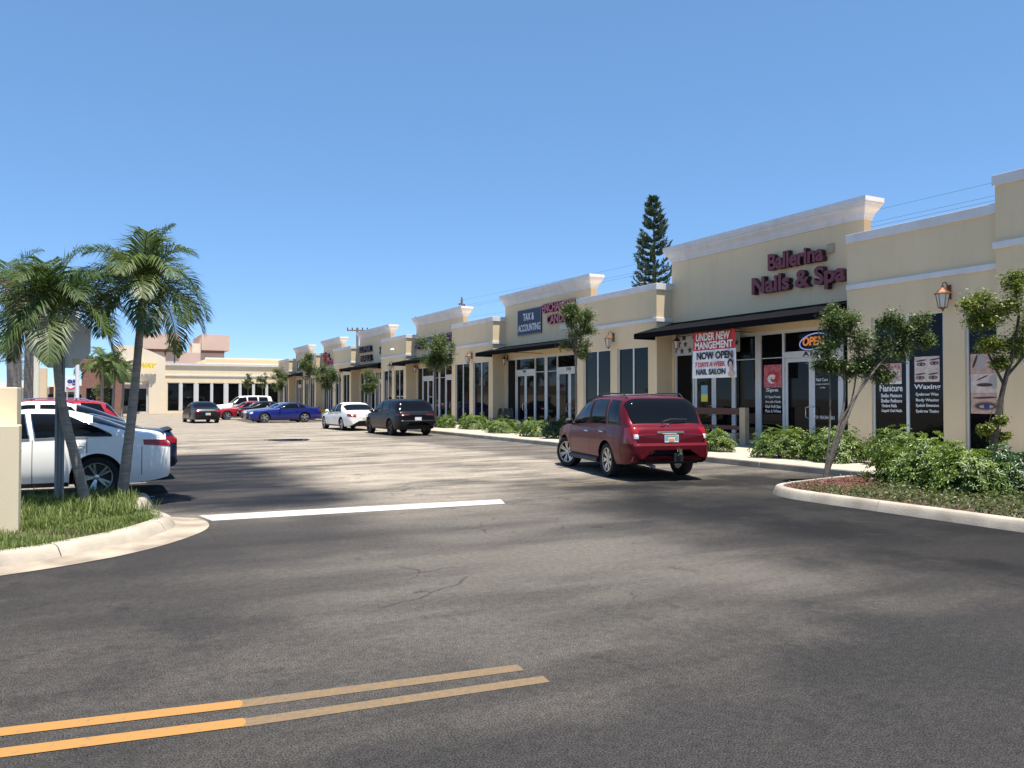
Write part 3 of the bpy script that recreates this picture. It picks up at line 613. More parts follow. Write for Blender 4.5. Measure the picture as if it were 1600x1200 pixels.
# ---- railing bar, can, black bench
rb = empty('drink_rail', (18.8, 21, .15), 'dark red timber rail with a tan end post under the hanging banner', 'railing')
for z0, z1 in ((.98, 1.2), (.48, .62)): b = MB(); b.box(-.03, .03, -1.25, 1.45, z0, z1); b.build('rail', M['wood_red'], rb, bevel=.008)
for yy in (-1.42, 1.62): b = MB(); b.box(-.09, .09, yy - .13, yy + .13, 0, 1.22); b.build('post', M['tanwood'], rb, bevel=.01)
b = MB(); b.box(-.2, .2, -1.2, -.2, .30, .36); b.box(-.05, .05, -1.1, -1.0, 0, .3); b.box(-.05, .05, -.4, -.3, 0, .3); b.build('step_board', M['tanwood'], rb)
b = MB(); b.lathe([(0, 0), (.10, 0), (.115, .30), (.125, .31), (.125, .34), (.1, .34), (.09, .05), (0, .05)], (0, 0, 0), n=16); cn = b.build('ash_can', M['white'], smooth=True); cn.location = (19.62, 19.75, .15); tag(cn, 'small white can on the walkway by the centre post', 'can')
for k, lb in enumerate(('black patio chair nearest the near door of the tax shop', 'black patio chair in the middle of the row of three', 'black patio chair farthest left, against the tan return wall')):
    bt = empty('patio_chair', (18.9, 36.55 + k * .62, .15), lb, 'chair', 'black patio chairs outside the tax shop')
    b = MB(); b.box(-.25, .25, 0, .5, .42, .46); b.build('seat', M['blackmetal'], bt, bevel=.01)
    for sx in (-.22, .22):
        for sy in (.03, .47): b = MB(); b.box(sx - .02, sx + .02, sy - .02, sy + .02, 0, .419); b.build('leg', M['blackmetal'], bt)
    b = MB(); b.tube([(.23, 0, .44), (.27, .03, .85), (.28, .12, .98), (.28, .38, .98), (.27, .47, .85), (.23, .5, .44)], .022, 6)
    for q in range(4): b.box(.25, .285, .09 + q * .095, .12 + q * .095, .40, .98)
    b.build('backrest', M['blackmetal'], bt)
# ================================================================== FAR BUILDINGS
YF = 96.0; FS = 96 / 90
fb = empty('sandwich_shop_building', (10, YF, 0), 'cream flat-roofed shop building closing the far end of the lot with yellow sign', 'building')
def fpart(mb, n, m, parent=None, **k): mb.v = [(x * FS - 10, (y - YF) * FS, z * FS) for x, y, z in mb.v]; return mb.build(n, m, parent or fb, **k)
b = MB(); wins = []
x = 6.6
WX = [(6.55, 7.75), (7.98, 9.2), (9.55, 10.85), (11.0, 12.2), (12.55, 13.75), (13.9, 15.15), (15.3, 16.55), (16.7, 17.9)]
XE = [6.25] + [v for w in WX for v in w] + [19.0]
for i in range(0, len(XE), 2): b.box(XE[i], XE[i+1], YF, YF + .3, 0, 5.1)
for a, c in WX: b.box(a, c, YF, YF + .3, 3.2, 5.1); b.box(a, c, YF, YF + .3, 0, .25)
b.box(6.25, 40, YF + .3, YF + 14, 0, 4.9); wl = fpart(b, 'wall', M['stucco_far'])
b = MB(); b.box(6.15, 19.0, YF - .12, YF + .35, 5.0, 5.24); fpart(b, 'coping', M['trim'], wl)
b = MB(); b.box(6.25, 18.95, YF - .06, YF - .002, 3.88, 4.02); fpart(b, 'string_course', M['trim'], wl)
b = MB(); b.box(10.6, 19, YF + 2, YF + 12, 4.95, 5.85); b.box(10.5, 19, YF + 1.9, YF + 2.3, 5.85, 5.98); fpart(b, 'roof_parapet', M['stucco_cream'], wl)
for a, c in WX:
    b = MB(); b.box(a, a + .07, YF + .03, YF + .12, .25, 3.2); b.box(c - .07, c, YF + .03, YF + .12, .25, 3.2); b.box(a + .07, c - .07, YF + .03, YF + .12, 3.13, 3.2); w_ = fpart(b, 'window', M['alu'])
    g = MB(); g.box(a + .01, c - .01, YF + .08, YF + .1, .26, 3.19); fpart(g, 'pane', M['glass'], w_)
for a, c in zip(WX[:-1], WX[1:]):
    b = MB(); b.box(a[1], c[0], YF - .015, YF - .001, .3, 3.2); fpart(b, 'mullion_cover', M['alu'])
# curved corner with the sign
b = MB(); n = 14; top = [(1.62 + (6.3 - 1.62) * i / n, 6.9 - .35 * (i / n) ** 2 * 3 if i > 4 else 6.88) for i in range(n + 1)]
top = [(x, 6.88 if x < 3.3 else 6.88 - 1.15 * ((x - 3.3) / 3.0) ** 1.3) for x, _ in top]
yf, yb = YF - .9, YF + 3
vs = [(x, yf, 3.3) for x, z in top] + [(x, yf, z) for x, z in top] + [(x, yb, 3.3) for x, z in top] + [(x, yb, z) for x, z in top]; m_ = n + 1; fs = []
for i in range(n): fs += [(i, i+1, m_+i+1, m_+i), (2*m_+i+1, 2*m_+i, 3*m_+i, 3*m_+i+1), (m_+i, m_+i+1, 3*m_+i+1, 3*m_+i), (i+1, i, 2*m_+i, 2*m_+i+1)]
fs += [(0, m_, 3*m_, 2*m_), (n, 2*m_+n, 3*m_+n, m_+n)]; b.add(vs, fs)
for x0, x1 in ((1.62, 2.0), (4.75, 6.3)): b.box(x0, x1, yf, YF + 2.99, 0, 3.3)
b.box(2.0, 4.75, yf + .3, YF + 2, 0, 3.29); tw = fpart(b, 'corner_wall', M['stucco_cream'])
b = MB(); b.box(.9, 4.1, yf - 1.0, yf - .002, 2.95, 3.12); fpart(b, 'canopy_ledge', M['trim'], tw)
b = MB()
for x0, x1 in ((2.0, 2.1), (3.15, 3.3), (3.62, 3.7), (4.55, 4.75)): b.box(x0, x1, yf + .2, yf + .299, 0, 2.9)
b.box(2.1, 4.55, yf + .205, yf + .299, 2.55, 2.7); b.box(3.3, 4.55, yf + .205, yf + .299, .0, .2); b.box(2.1, 3.15, yf + .205, yf + .299, .3, .4); ft = fpart(b, 'storefront', M['alu'])
g = MB(); g.box(2.05, 4.6, yf + .26, yf + .28, .1, 2.6); fpart(g, 'pane', M['glass'], ft)
b = MB(); b.box(1.65, 2.9, yf - .05, yf + .2, 0, .8); fpart(b, 'base_wall', mat('grey_paint', (.22, .22, .22), .8))
so_ = lettering('channel_letter_sign', [('SUB', 2.4, 4.0, 4.93, 5.46, .25)], '-y', yf - .32, M['white'], None, .18, .06); tag(so_, 'white slanted letters SUB on the cream far corner behind the palm trunk', 'sign')
so_ = lettering('channel_letter_sign', [('WAY', 4.07, 5.87, 4.93, 5.46, .25)], '-y', yf - .32, M['yellow'], None, .22, .07); so_.data.materials.append(M['yellow']); tag(so_, 'bright yellow slanted letters WAY on the cream far corner wall', 'sign')
# pink buildings behind
pb = empty('pink_building', (8, 135, 0), 'pink block with two raised parapets behind the far shop', 'building')
for nm, (x0, x1, y0, y1, z0, z1), m_ in (('wall', (6.0, 17.3, 128, 150, 0, 8.5), 'pink'), ('raised_parapet', (6.0, 11.0, 127.6, 140, 8.9, 11.2), 'pink'), ('raised_parapet', (14.0, 18.0, 127.6, 140, 8.9, 11.3), 'pink'), ('shadow_gap', (6.2, 11.0, 127.8, 139, 8.5, 8.9), 'brick'), ('shadow_gap', (14.1, 17.3, 127.8, 139, 8.5, 8.9), 'brick'), ('stair_head', (12.7, 14.0, 128, 131, 8.5, 9.9), 'stucco_cream')):
    b = MB(); b.box(x0 - 8, x1 - 8, y0 - 135, y1 - 135, z0, z1); b.build(nm, M[m_], pb)
# brick block on the left and small stuff beyond
bb_ = empty('brick_building', (0, 84, 0), 'red brick building left of the far cream shop', 'building')
b = MB(); b.box(-1.2, 2.2, 0, 10, 0, 4.9); b.build('wall', M['brick'], bb_)
b = MB(); b.box(-1.3, 2.3, -.1, 10, 4.9, 5.3); b.build('coping', M['brick'], bb_, bevel=.02)
for k in range(2): b = MB(); b.box(-.8 + k * 1.5, 0 + k * 1.5, -.03, .05, .9, 2.6); b.build('window', M['glass'], bb_)
sgn = empty('shop_pylon_sign', (-1.67, 68.5, 0), 'white roadside sign with blue and red print seen under the stop sign', 'sign')
b = MB(); b.box(-.5, .5, -.15, .15, 2.15, 3.25); b.build('panel', M['white'], sgn, bevel=.02)
for sx in (-.25, .25): b = MB(); b.box(sx - .05, sx + .05, -.05, .05, 0, 2.15); b.build('post', M['cream'], sgn)
lettering('lettering', [('95', -.25, .4, 2.62, 3.08)], '-y', -.15, M['blue'], sgn, .01, .06); b = MB(); b.tube([(-.3, -.16, 2.5), (-.05, -.16, 2.33), (.3, -.16, 2.5)], .06, 6); b.build('swoosh', M['red'], sgn)
for nm, x, y, w, h, m_, lb in (('light_pole', -2.56, 44.2, .2, 6.0, 'cream', 'thick cream pole behind the stop sign at left'), ('light_pole', -.84, 45.5, .11, 6.0, 'white', 'thin white pole just right of the stop sign post')):
    b = MB(); b.tube([(0, 0, 0), (0, 0, h)], [w * .9, w * .75], 12); b.lathe([(0, 0), (w * 1.8, 0), (w * 1.8, .12), (w, .2)], n=12); o = b.build(nm, M[m_], smooth=True); o.location = (x, y, 0); tag(o, lb, 'pole')
lb_ = empty('low_shop', (-2.3, 47, 0), 'weathered beige column and lintel of a canopy beyond the stop sign', 'canopy')
for x0 in (-.35, .38): b = MB(); b.box(x0, x0 + .42, 0, .5, 0, 3.2 if x0 < 0 else 2.95); b.build('column', M['stucco'], lb_)
fs_ = empty('petrol_canopy', (-6.0, 56, 0), 'yellow canopy edge with green stripe at the far left', 'canopy')
b = MB(); b.box(-3, .7, 0, 1.5, 2.2, 2.55); b.build('fascia', M['lemon'], fs_); b = MB(); b.box(-3, .25, .02, 1.4, 2.55, 2.95); b.build('stripe', M['green'], fs_)
for sx in (-2.5, .3): b = MB(); b.box(sx, sx + .25, 1, 1.25, 0, 2.2); b.build('post', M['white'], fs_)
# distant mixed roofline so that the lot does not end at a bare horizon
for k, (x0, x1, y0, h, m_, lb) in enumerate(((-14, -5.5, 120, 3.0, 'stucco_cream', 'low cream distant house behind the left pole'), (-4.5, -2.2, 100, 2.9, 'brick', 'low reddish distant house behind the left palm trunks'), (-2.0, 1.5, 112, 3.2, 'pink', 'low pink distant house under the stop sign'), (-40, -16, 130, 4, 'stucco', 'long low distant building at the far left'))):
    hb = empty('distant_house', ((x0 + x1) / 2, y0, 0), lb, 'house'); w = (x1 - x0) / 2
    b = MB(); b.box(-w, w, 0, 8, 0, h); b.build('wall', M[m_], hb); b = MB(); b.add([(-w - .3, -.4, h), (w + .3, -.4, h), (w + .3, 8.4, h), (-w - .3, 8.4, h), (-w + 1, 4, h + .8), (w - 1, 4, h + .8)], [(0, 1, 5, 4), (1, 2, 5), (2, 3, 4, 5), (3, 0, 4), (3, 2, 1, 0)]); b.build('roof', M['roof'], hb)
    b = MB()
    for q in range(3): xx = -w + (q + .5) * 2 * w / 3; b.box(xx - .5, xx + .5, -.04, .04, .9, 2.1)
    b.build('window', M['glass'], hb)
# left stepped wall
sw = empty('stucco_wall', (-1.5, 11.1, 0), 'tan stucco stepped wall end at the left edge on the grass island', 'wall')
b = MB(); b.box(-7, .71, -.2, .15, 0, 1.36); b.build('lower_block', M['stucco_far'], sw, bevel=.01)
b = MB(); b.box(-7, .66, .16, .75, 0, 1.81); b.build('upper_block', M['stucco_far'], sw, bevel=.01)
# stop sign from behind
st = empty('stop_sign', (-.47, 13.5, .1), 'grey back of an octagonal stop sign on a perforated post in the grass', 'sign')
oc = lambda r, y: [(r * math.cos(R(22.5 + 45 * k)), y, 2.42 + r * math.sin(R(22.5 + 45 * k))) for k in range(8)]
b = MB(); b.add(oc(.425, .045) + oc(.425, .04), [tuple(range(8)), tuple(range(15, 7, -1))] + [(k, (k+1) % 8, 8 + (k+1) % 8, 8 + k) for k in range(8)]); b.build('octagon_panel', M['signback'], st)
b = MB(); b.box(.155, .255, .036, .0395, 2.08, 2.17); b.build('sticker', M['sticker'], st)
b = MB()
for sx in (-1, 1): b.box(sx * .034 - .003, sx * .034 + .003, -.02, .04, 0, 2.75); b.box(sx * .05 - .013, sx * .05 + .013, -.026, -.0205, 0, 2.75)
b.box(-.031, .031, .032, .0355, 0, 2.75); b.build('post', M['grey_metal'], st)
b = MB()
for k in range(90):
    z = .25 + k * .0275; b.box(-.006, .006, .0295, .0318, z, z + .012)
b.build('post_hole', M['trim'], st)
# ================================================================== VEGETATION
def palm(name, lb, base, pts, rad, crown_len, nf, seed, leaf=70, group='palms', shaft=True, dry=0, m='palm', lw=.0105, ll=.56, elev=None, bark='palmbark'):
    rng = random.Random(seed); root = empty(name, base, lb, 'palm tree', group)
    P = [Vector(p) for p in pts]; b = MB(); n = len(P)
    cv = arc3(P, 8); rr = [rad[0] + (rad[1] - rad[0]) * i / (len(cv) - 1) for i in range(len(cv))]; rr = [r * (1 + .035 * math.sin(i * 2.1)) for i, r in enumerate(rr)]; rr[0] *= 1.35; rr[1] *= 1.12
    b.tube(cv, rr, 10); b.build('trunk', M[bark], root, smooth=True)
    top = cv[-1]; d = (cv[-1] - cv[-3]).normalized()
    if shaft:
        b = MB(); L = crown_len * .34; b.tube([top - d * .02, top + d * L * .25, top + d * L * .7, top + d * L], [rad[1] * 1.3, rad[1] * 1.35, rad[1] * 1.0, rad[1] * .55], 10); b.build('crownshaft', M['crownshaft'], root, smooth=True); top = top + d * L * .85
    for k in range(nf):
        az = k * 2.39996 + rng.uniform(-.25, .25); t = (k + .5) / nf
        el = R(80 - 70 * t + rng.uniform(-8, 8)) if elev is None else R(rng.uniform(*elev)); L = crown_len * rng.uniform(.88, 1.1) * (1 - .12 * (1 - t))
        h = Vector((math.cos(az), math.sin(az), 0)); p = top.copy(); dr = h * math.cos(el) + Vector((0, 0, math.sin(el))); pts_ = [p.copy()]; ns = 14
        droop = (.155 + .10 * t) * rng.uniform(.85, 1.2)
        for i in range(ns):
            p = p + dr * L / ns; pts_.append(p.copy()); dr = (dr + Vector((0, 0, -droop * (.5 + i / ns)))).normalized()
        V, F, val = [], [], []; fv = rng.uniform(.1, .75)
        bb = MB(); bb.tube(pts_, [.016 * (1 - .8 * i / ns) * crown_len / 1.4 for i in range(ns + 1)], 4); V += bb.v; F += bb.f; val += [min(1, fv + .35)] * len(bb.v)
        for i in range(leaf):
            u = .13 + .87 * (i + .5) / leaf; q = u * ns; j = min(int(q), ns - 1); pp = pts_[j].lerp(pts_[j+1], q - j); tg = (pts_[j+1] - pts_[j]).normalized()
            sd = tg.cross(Vector((0, 0, 1))); sd = sd.normalized() if sd.length > .05 else Vector((-h.y, h.x, 0)); upn = sd.cross(tg).normalized()
            l = ll * crown_len / 1.4 * (math.sin(math.pi * min(1, .16 + u * .82)) ** .7) * rng.uniform(.85, 1.12)
            for s in (-1, 1):
                d0 = (sd * s * .82 + tg * (.45 + .5 * u + rng.uniform(-.12, .12)) + upn * rng.uniform(.15, .45)).normalized(); d1 = (d0 + Vector((0, 0, -.8)) * rng.uniform(.5, 1.7)).normalized()
                m1 = pp + d0 * l * .5; m2 = m1 + d1 * l * .5; wv = d0.cross(upn).normalized() * lw * crown_len / 1.4; o = len(V); v = min(1, max(0, fv + rng.uniform(-.2, .25)))
                V += [pp - wv * .4, pp + wv * .4, m1 + wv, m1 - wv, m2]; F += [(o, o+1, o+2, o+3), (o+3, o+2, o+4)]; val += [v] * 5
        leaves('frond', [tuple(v) for v in V], F, val, M['palmdry'] if k >= nf - dry else M[m], root)
    return root
def arc3(P, n=6):
    Q = [P[0]] + list(P) + [P[-1]]; out = []
    for i in range(1, len(Q) - 2):
        for k in range(n):
            t = k / n; a, bb, c, d = Q[i-1], Q[i], Q[i+1], Q[i+2]
            out.append(.5 * ((2*bb) + (c - a)*t + (2*a - 5*bb + 4*c - d)*t*t + (3*bb - a - 3*c + d)*t**3))
    out.append(P[-1].copy()); return out
palm('palm_tree', 'leaning young palm on the left whose trunk crosses the stop sign', (-.11, 13.34, .1), [(0, 0, 0), (-.13, .02, .6), (-.27, .03, 1.2), (-.37, .02, 1.8), (-.43, 0, 2.45)], (.075, .052), 1.27, 24, 5, leaf=62, group='young palms on the grass island')
palm('palm_tree', 'taller young palm on the island in front of the yellow far sign', (.37, 13.88, .1), [(0, 0, 0), (.06, 0, .6), (.13, 0, 1.3), (.19, 0, 2.0), (.25, 0, 2.86)], (.085, .055), 1.36, 25, 12, leaf=62, group='young palms on the grass island')
palm('palm_tree', 'thick pale palm trunk with hanging dry fronds at the far left', (-2.75, 35.2, 0), [(0, 0, 0), (.02, 0, 2.2), (-.02, 0, 4.9)], (.27, .22), 2.3, 12, 21, leaf=34, dry=6, group='palms beyond the parked cars')
palm('palm_tree', 'slim dark palm trunk left of the cream pole', (-2.56, 39.7, 0), [(0, 0, 0), (0, 0, 2.2), (.02, 0, 4.6)], (.19, .17), 2.2, 12, 22, leaf=34, dry=2, group='palms beyond the parked cars')
palm('palm_tree', 'distant coconut palm beneath the fronds at the left edge', (-8.3, 106, 0), [(0, 0, 0), (.1, 0, 2), (0, 0, 4.6)], (.25, .2), 3.4, 12, 23, leaf=26, group='distant palms')
for i, (x, y, h, c, sd, lb) in enumerate(((2.0, 78.5, 3.6, 1.7, 31, 'small palm in front of the far cream corner left of the yellow sign'), (.3, 70, 3.4, 2.3, 32, 'leafy palm in front of the brick building'), (1.2, 74, 3.6, 2.0, 33, 'palm between the brick building and the far cream corner'), (-.9, 95, 4.4, 2.2, 34, 'distant palm right of the thin white pole'), (9.6, 121, 8.2, 2.0, 35, 'palm crown rising between the pink parapets'))):
    palm('palm_tree', lb, (x, y, 0), [(0, 0, 0), (.1, 0, h * .5), (.15, 0, h)], (.13, .1), c, 12, sd, leaf=26, group='distant palms', lw=.03)
def branchy(name, lb, base, stems, clumps, nleaf, size, seed, m='leaf', bark='bark', cat='tree', group='street trees along the walkway', spread=1.0):
    """stems: list of (points, r0, r1); clumps: (x,y,z,r) relative to base"""
    rng = np.random.default_rng(seed); rr = random.Random(seed); root = empty(name, base, lb, cat, group); b = MB(); tips = []
    for pts, r0, r1 in stems:
        cv = arc3([Vector(p) for p in pts], 6); b.tube(cv, [r0 + (r1 - r0) * i / (len(cv) - 1) for i in range(len(cv))], 7); tips.append(cv)
    sub = []
    for x, y, z, r in clumps:
        c = Vector((x, y, z)); best = min((p for cv in tips for p in cv[len(cv) // 2:]), key=lambda p: (p - c).length + max(0, p.z - c.z) * 2)
        mid = best.lerp(c, .5) + Vector((rr.uniform(-.05, .05), rr.uniform(-.05, .05), .04)); b.tube([best, mid, c], [.016 * r / .3, .011 * r / .3, .005], 5)
        for k in range(7):
            dv = Vector((rr.gauss(0, 1), rr.gauss(0, 1), rr.gauss(.35, .8))).normalized() * r * rr.uniform(.6, 1.12); e = c + dv; b.tube([c, c + dv * .5 + Vector((0, 0, .02)), e], [.007 * r / .3, .005 * r / .3, .002], 3, cap=False); sub.append((c, e, r))
    b.build('trunk', M[bark], root, smooth=True)
    C = []; k = nleaf // len(sub)
    for c, e, r in sub:
        t = rng.uniform(.25, 1.05, k)[:, None]; q = np.array(c) + (np.array(e) - np.array(c)) * t + rng.normal(size=(k, 3)) * r * .24 * spread; C.append(q)
    V, F, val = leaf_cloud(rng, np.concatenate(C), size, .5, .6); leaves('crown', V, F, val, M[m], root); return root
# near leaning street tree on the island
branchy('street_tree', 'slanting multi-stemmed small tree on the mulch of the near island', (12.58, 10.92, .12),
        [([(0, 0, 0), (.18, -.1, .8), (.36, -.15, 1.5), (.42, -.1, 2.3)], .036, .015), ([(.03, .02, 0), (.25, -.18, .9), (.6, -.3, 1.7), (1.0, -.45, 2.3)], .034, .013), ([(.02, 0, .1), (.3, -.12, 1.1), (.75, -.45, 2.0), (1.2, -.7, 2.6)], .028, .012), ([(0, .03, 0), (.12, 0, .9), (.2, .05, 1.8), (.2, .1, 2.5)], .024, .010), ([(.2, -.1, .8), (.5, -.2, 1.5), (.7, -.2, 2.3), (.75, -.2, 2.9)], .02, .009)],
        [(.25, .05, 3.0, .27), (.5, .1, 2.75, .3), (.2, .12, 2.5, .27), (.55, -.1, 3.05, .24), (.75, -.25, 2.65, .28), (.35, 0, 2.2, .22), (1.0, -.45, 2.5, .28), (.95, -.3, 2.15, .22), (.6, -.15, 2.05, .24), (1.05, -.5, 1.95, .2), (1.15, -.6, 3.0, .22), (.1, .1, 2.15, .2), (1.35, -.75, 2.85, .27), (1.6, -.9, 3.0, .2), (1.3, -.7, 2.5, .24), (1.6, -1.0, 2.6, .17), (.75, -.2, 2.25, .22), (.4, .1, 3.25, .17)], 21000, .06, 41, m='leaf', spread=1.25)
branchy('street_tree', 'dark slim-trunked small tree with yellow-green crown at the right edge', (15.6, 9.5, .12),
        [([(0, 0, 0), (.05, -.02, .8), (.22, -.08, 1.7), (.42, -.2, 2.6), (.5, -.25, 3.2)], .07, .025), ([(.25, -.1, 1.8), (.1, .15, 2.5), (-.1, .3, 3.1)], .03, .012), ([(.3, -.12, 2.0), (.7, -.4, 2.6), (1.0, -.6, 3.1)], .03, .012)],
        [(.1, .2, 3.0, .33), (-.05, .25, 3.4, .3), (.4, -.1, 3.3, .38), (.5, -.2, 3.8, .3), (.75, -.4, 3.0, .35), (.1, .1, 2.55, .28), (.5, -.2, 2.55, .3), (.95, -.55, 3.5, .35), (1.2, -.75, 3.0, .35), (.35, 0, 2.2, .2), (.25, 0, .75, .16), (-.1, .05, .9, .14), (.15, -.1, 1.1, .13)], 18000, .068, 42, m='leaf_light', bark='barkdark')
def ttree(lb, base, h, cr, ch, seed, n, size, bend=.0, group='street trees along the walkway', nm='street_tree', m='leaf'):
    rr = random.Random(seed); st_ = [([(0, 0, 0), (.02, .02, h * .35), (bend * .5, .03, h * .62), (bend, 0, h * .8)], .05, .03)]
    for k in range(4): a = k * 1.57 + rr.uniform(-.5, .5); st_.append(([(bend * .5, .03, h * .6), (bend + cr * .3 * math.cos(a), cr * .3 * math.sin(a), h * .78), (bend + cr * .6 * math.cos(a), cr * .6 * math.sin(a), h * .95)], .025, .008))
    cl = []
    for k in range(26):
        a = rr.uniform(0, 6.28); q = math.sqrt(rr.random()) * .75; zz = rr.uniform(-.85, .9); w = math.sqrt(max(.1, 1 - zz * zz)); cl.append((bend + cr * q * w * math.cos(a), cr * q * w * math.sin(a), h - ch * .5 + ch * .5 * zz, cr * rr.uniform(.26, .42)))
    return branchy(nm, lb, base, st_, cl, n, size, seed, m=m, group=group)
ttree('slender street tree in front of the pink candle letters', (15.8, 25.1, .15), 4.95, .8, 2.0, 51, 11000, .08)
ttree('bushy street tree behind the black suv, hiding part of the maroon letters', (15.8, 38.9, .15), 4.75, 1.15, 1.75, 52, 14000, .095)
ttree('small round street tree between white sedan and black suv', (15.8, 50.3, .15), 3.35, .75, 1.75, 53, 6000, .09)
ttree('leafy street tree right of the blue coupe, in front of the farther low bay', (15.8, 61.2, .15), 4.1, 1.0, 1.9, 54, 7000, .11)
ttree('tall leafy street tree just left of its twin near the blue coupe', (15.8, 66.8, .15), 5.2, 1.15, 2.6, 55, 7000, .12)
ttree('dark street tree at the corner where the strip meets the far shop', (15.6, 78.3, .15), 4.4, 1.1, 2.2, 56, 5000, .13)
ttree('small thin tree before the far windows, left of the pair', (13.9, 85.5, 0), 4.2, .65, 1.7, 57, 1300, .15)
ttree('small thin tree before the far windows, right of the pair', (15.3, 85.2, 0), 4.2, .7, 1.6, 58, 1300, .15)
# bushes: whorls of long drooping leaflets
def bush(lb, loc, rx, ry, h, n, size, seed, m='hedge', group='shrubs along the shop walkway', rz=0):
    n = int(n * 1.7); h *= .74; rx *= .9; ry *= .88; rng = np.random.default_rng(seed); root = empty('shrub', loc, lb, 'shrub', group, rz)
    ph = rng.uniform(0, 6.28, 6)
    d = rng.normal(size=(n, 3)); d /= np.linalg.norm(d, axis=1)[:, None]; d[:, 2] = np.abs(d[:, 2]); rad = rng.uniform(.72, 1.06, n) ; th = np.arctan2(d[:, 1], d[:, 0])
    rad *= 1 + .12 * np.sin(3 * th + ph[0]) + .10 * np.sin(5 * th + ph[1] + 3 * d[:, 2]) + .08 * np.sin(9 * th + ph[2]); rad[rng.random(n) < .25] *= .7
    C = np.stack([d[:, 0] * rx * rad, d[:, 1] * ry * rad, (.06 + d[:, 2] ** .8 * rad * .95) * h], 1)
    V, F, val = [], [], []
    for i in range(n):
        c = C[i]; out = np.array([d[i, 0] / rx, d[i, 1] / ry, d[i, 2] / h + .9]); out = out / np.linalg.norm(out); out += rng.normal(size=3) * .25; out /= np.linalg.norm(out)
        a = np.cross(out, [0.3, .2, 1.]); a /= np.linalg.norm(a); bb = np.cross(out, a); k = 6; p0 = rng.uniform(0, 6.28); vv = float(np.clip(rng.beta(2, 2), 0, 1)); sz = size * rng.uniform(.7, 1.25)
        for q in range(k):
            t = p0 + 6.283 * q / k; r_ = a * math.cos(t) + bb * math.sin(t); s_ = -a * math.sin(t) + bb * math.cos(t); o = len(V)
            e = c + r_ * sz * .9 + out * sz * .05; mid = c + r_ * sz * .55 + out * sz * .22
            V += [tuple(c + r_ * sz * .08), tuple(mid + s_ * sz * .17), tuple(e), tuple(mid - s_ * sz * .17)]; F += [(o, o+1, o+2), (o, o+2, o+3)]; val += [min(1, max(0, vv + rng.uniform(-.15, .15)))] * 4
    leaves('foliage', V, F, val, M[m], root)
    b = MB(); rr = random.Random(seed)
    for k in range(9): a = rr.uniform(0, 6.28); q = rr.uniform(.3, .8); b.tube([(rx * .15 * math.cos(a), ry * .15 * math.sin(a), -.03), (rx * q * .6 * math.cos(a), ry * q * .6 * math.sin(a), h * .45), (rx * q * math.cos(a), ry * q * math.sin(a), h * .8)], [.012, .009, .004], 4)
    b.build('stem', M['bark'], root); return root
SH = [((16.1, 38.2), .55, 1.0, .8, 210, .13, 'hedge', 'bright shrub directly right of the black suv'), ((16.6, 35.9), .8, 1.1, .95, 260, .13, 'hedge', 'wide shrub on the walkway left of the rounded lone shrub'),
      ((15.9, 31.4), .8, 1.0, .8, 260, .12, 'hedge', 'rounded lone shrub in front of the black patio chairs'), ((15.6, 27.9), .7, 1.0, .85, 260, .12, 'hedge', 'shrub in front of the tax shop door, left of a taller one'),
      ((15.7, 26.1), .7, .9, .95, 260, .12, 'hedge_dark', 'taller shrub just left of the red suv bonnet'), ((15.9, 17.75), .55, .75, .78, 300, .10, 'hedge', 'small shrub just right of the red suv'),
      ((15.75, 15.0), .75, 1.0, .95, 520, .10, 'hedge', 'bright hedge shrub below the Spa lettering'), ((15.9, 13.55), .8, .9, 1.0, 480, .10, 'hedge', 'bright hedge shrub directly behind the slanting tree'), ((16.3, 12.1), .8, .9, 1.05, 420, .10, 'hedge', 'hedge shrub below the Manicure lettering'),
      ((14.9, 57.9), .6, .9, .8, 140, .16, 'hedge', 'far shrub beside the tail of the blue coupe'), ((14.6, 89.0), 1.2, .5, 1.3, 120, .2, 'hedge_dark', 'far shrub below the cream shop windows behind the white suv'), ((12.2, 89.0), 1.1, .5, 1.1, 110, .2, 'hedge_dark', 'far shrub below the cream shop windows near the grey sedan')]
for i, ((x, y), rx, ry, h, n, s, m_, lb) in enumerate(SH): bush(lb, (x, y, .14 if y < 80 else 0), rx, ry, h, n, s, 60 + i, m_)
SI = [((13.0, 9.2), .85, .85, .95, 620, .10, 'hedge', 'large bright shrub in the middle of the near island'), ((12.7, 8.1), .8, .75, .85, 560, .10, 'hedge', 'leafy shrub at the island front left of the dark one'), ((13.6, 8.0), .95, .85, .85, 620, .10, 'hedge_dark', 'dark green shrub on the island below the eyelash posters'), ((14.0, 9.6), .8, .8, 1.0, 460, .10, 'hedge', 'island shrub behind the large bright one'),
      ((12.5, 6.2), .7, .75, .8, 480, .10, 'hedge', 'shrub at the right edge of the frame on the island'), ((13.8, 6.6), .9, .8, .85, 480, .10, 'hedge_dark', 'dark green shrub behind the one at the right frame edge')]
for i, ((x, y), rx, ry, h, n, s, m_, lb) in enumerate(SI): bush(lb, (x, y, .12), rx, ry, h, n, s, 90 + i, m_, 'shrubs on the near island')
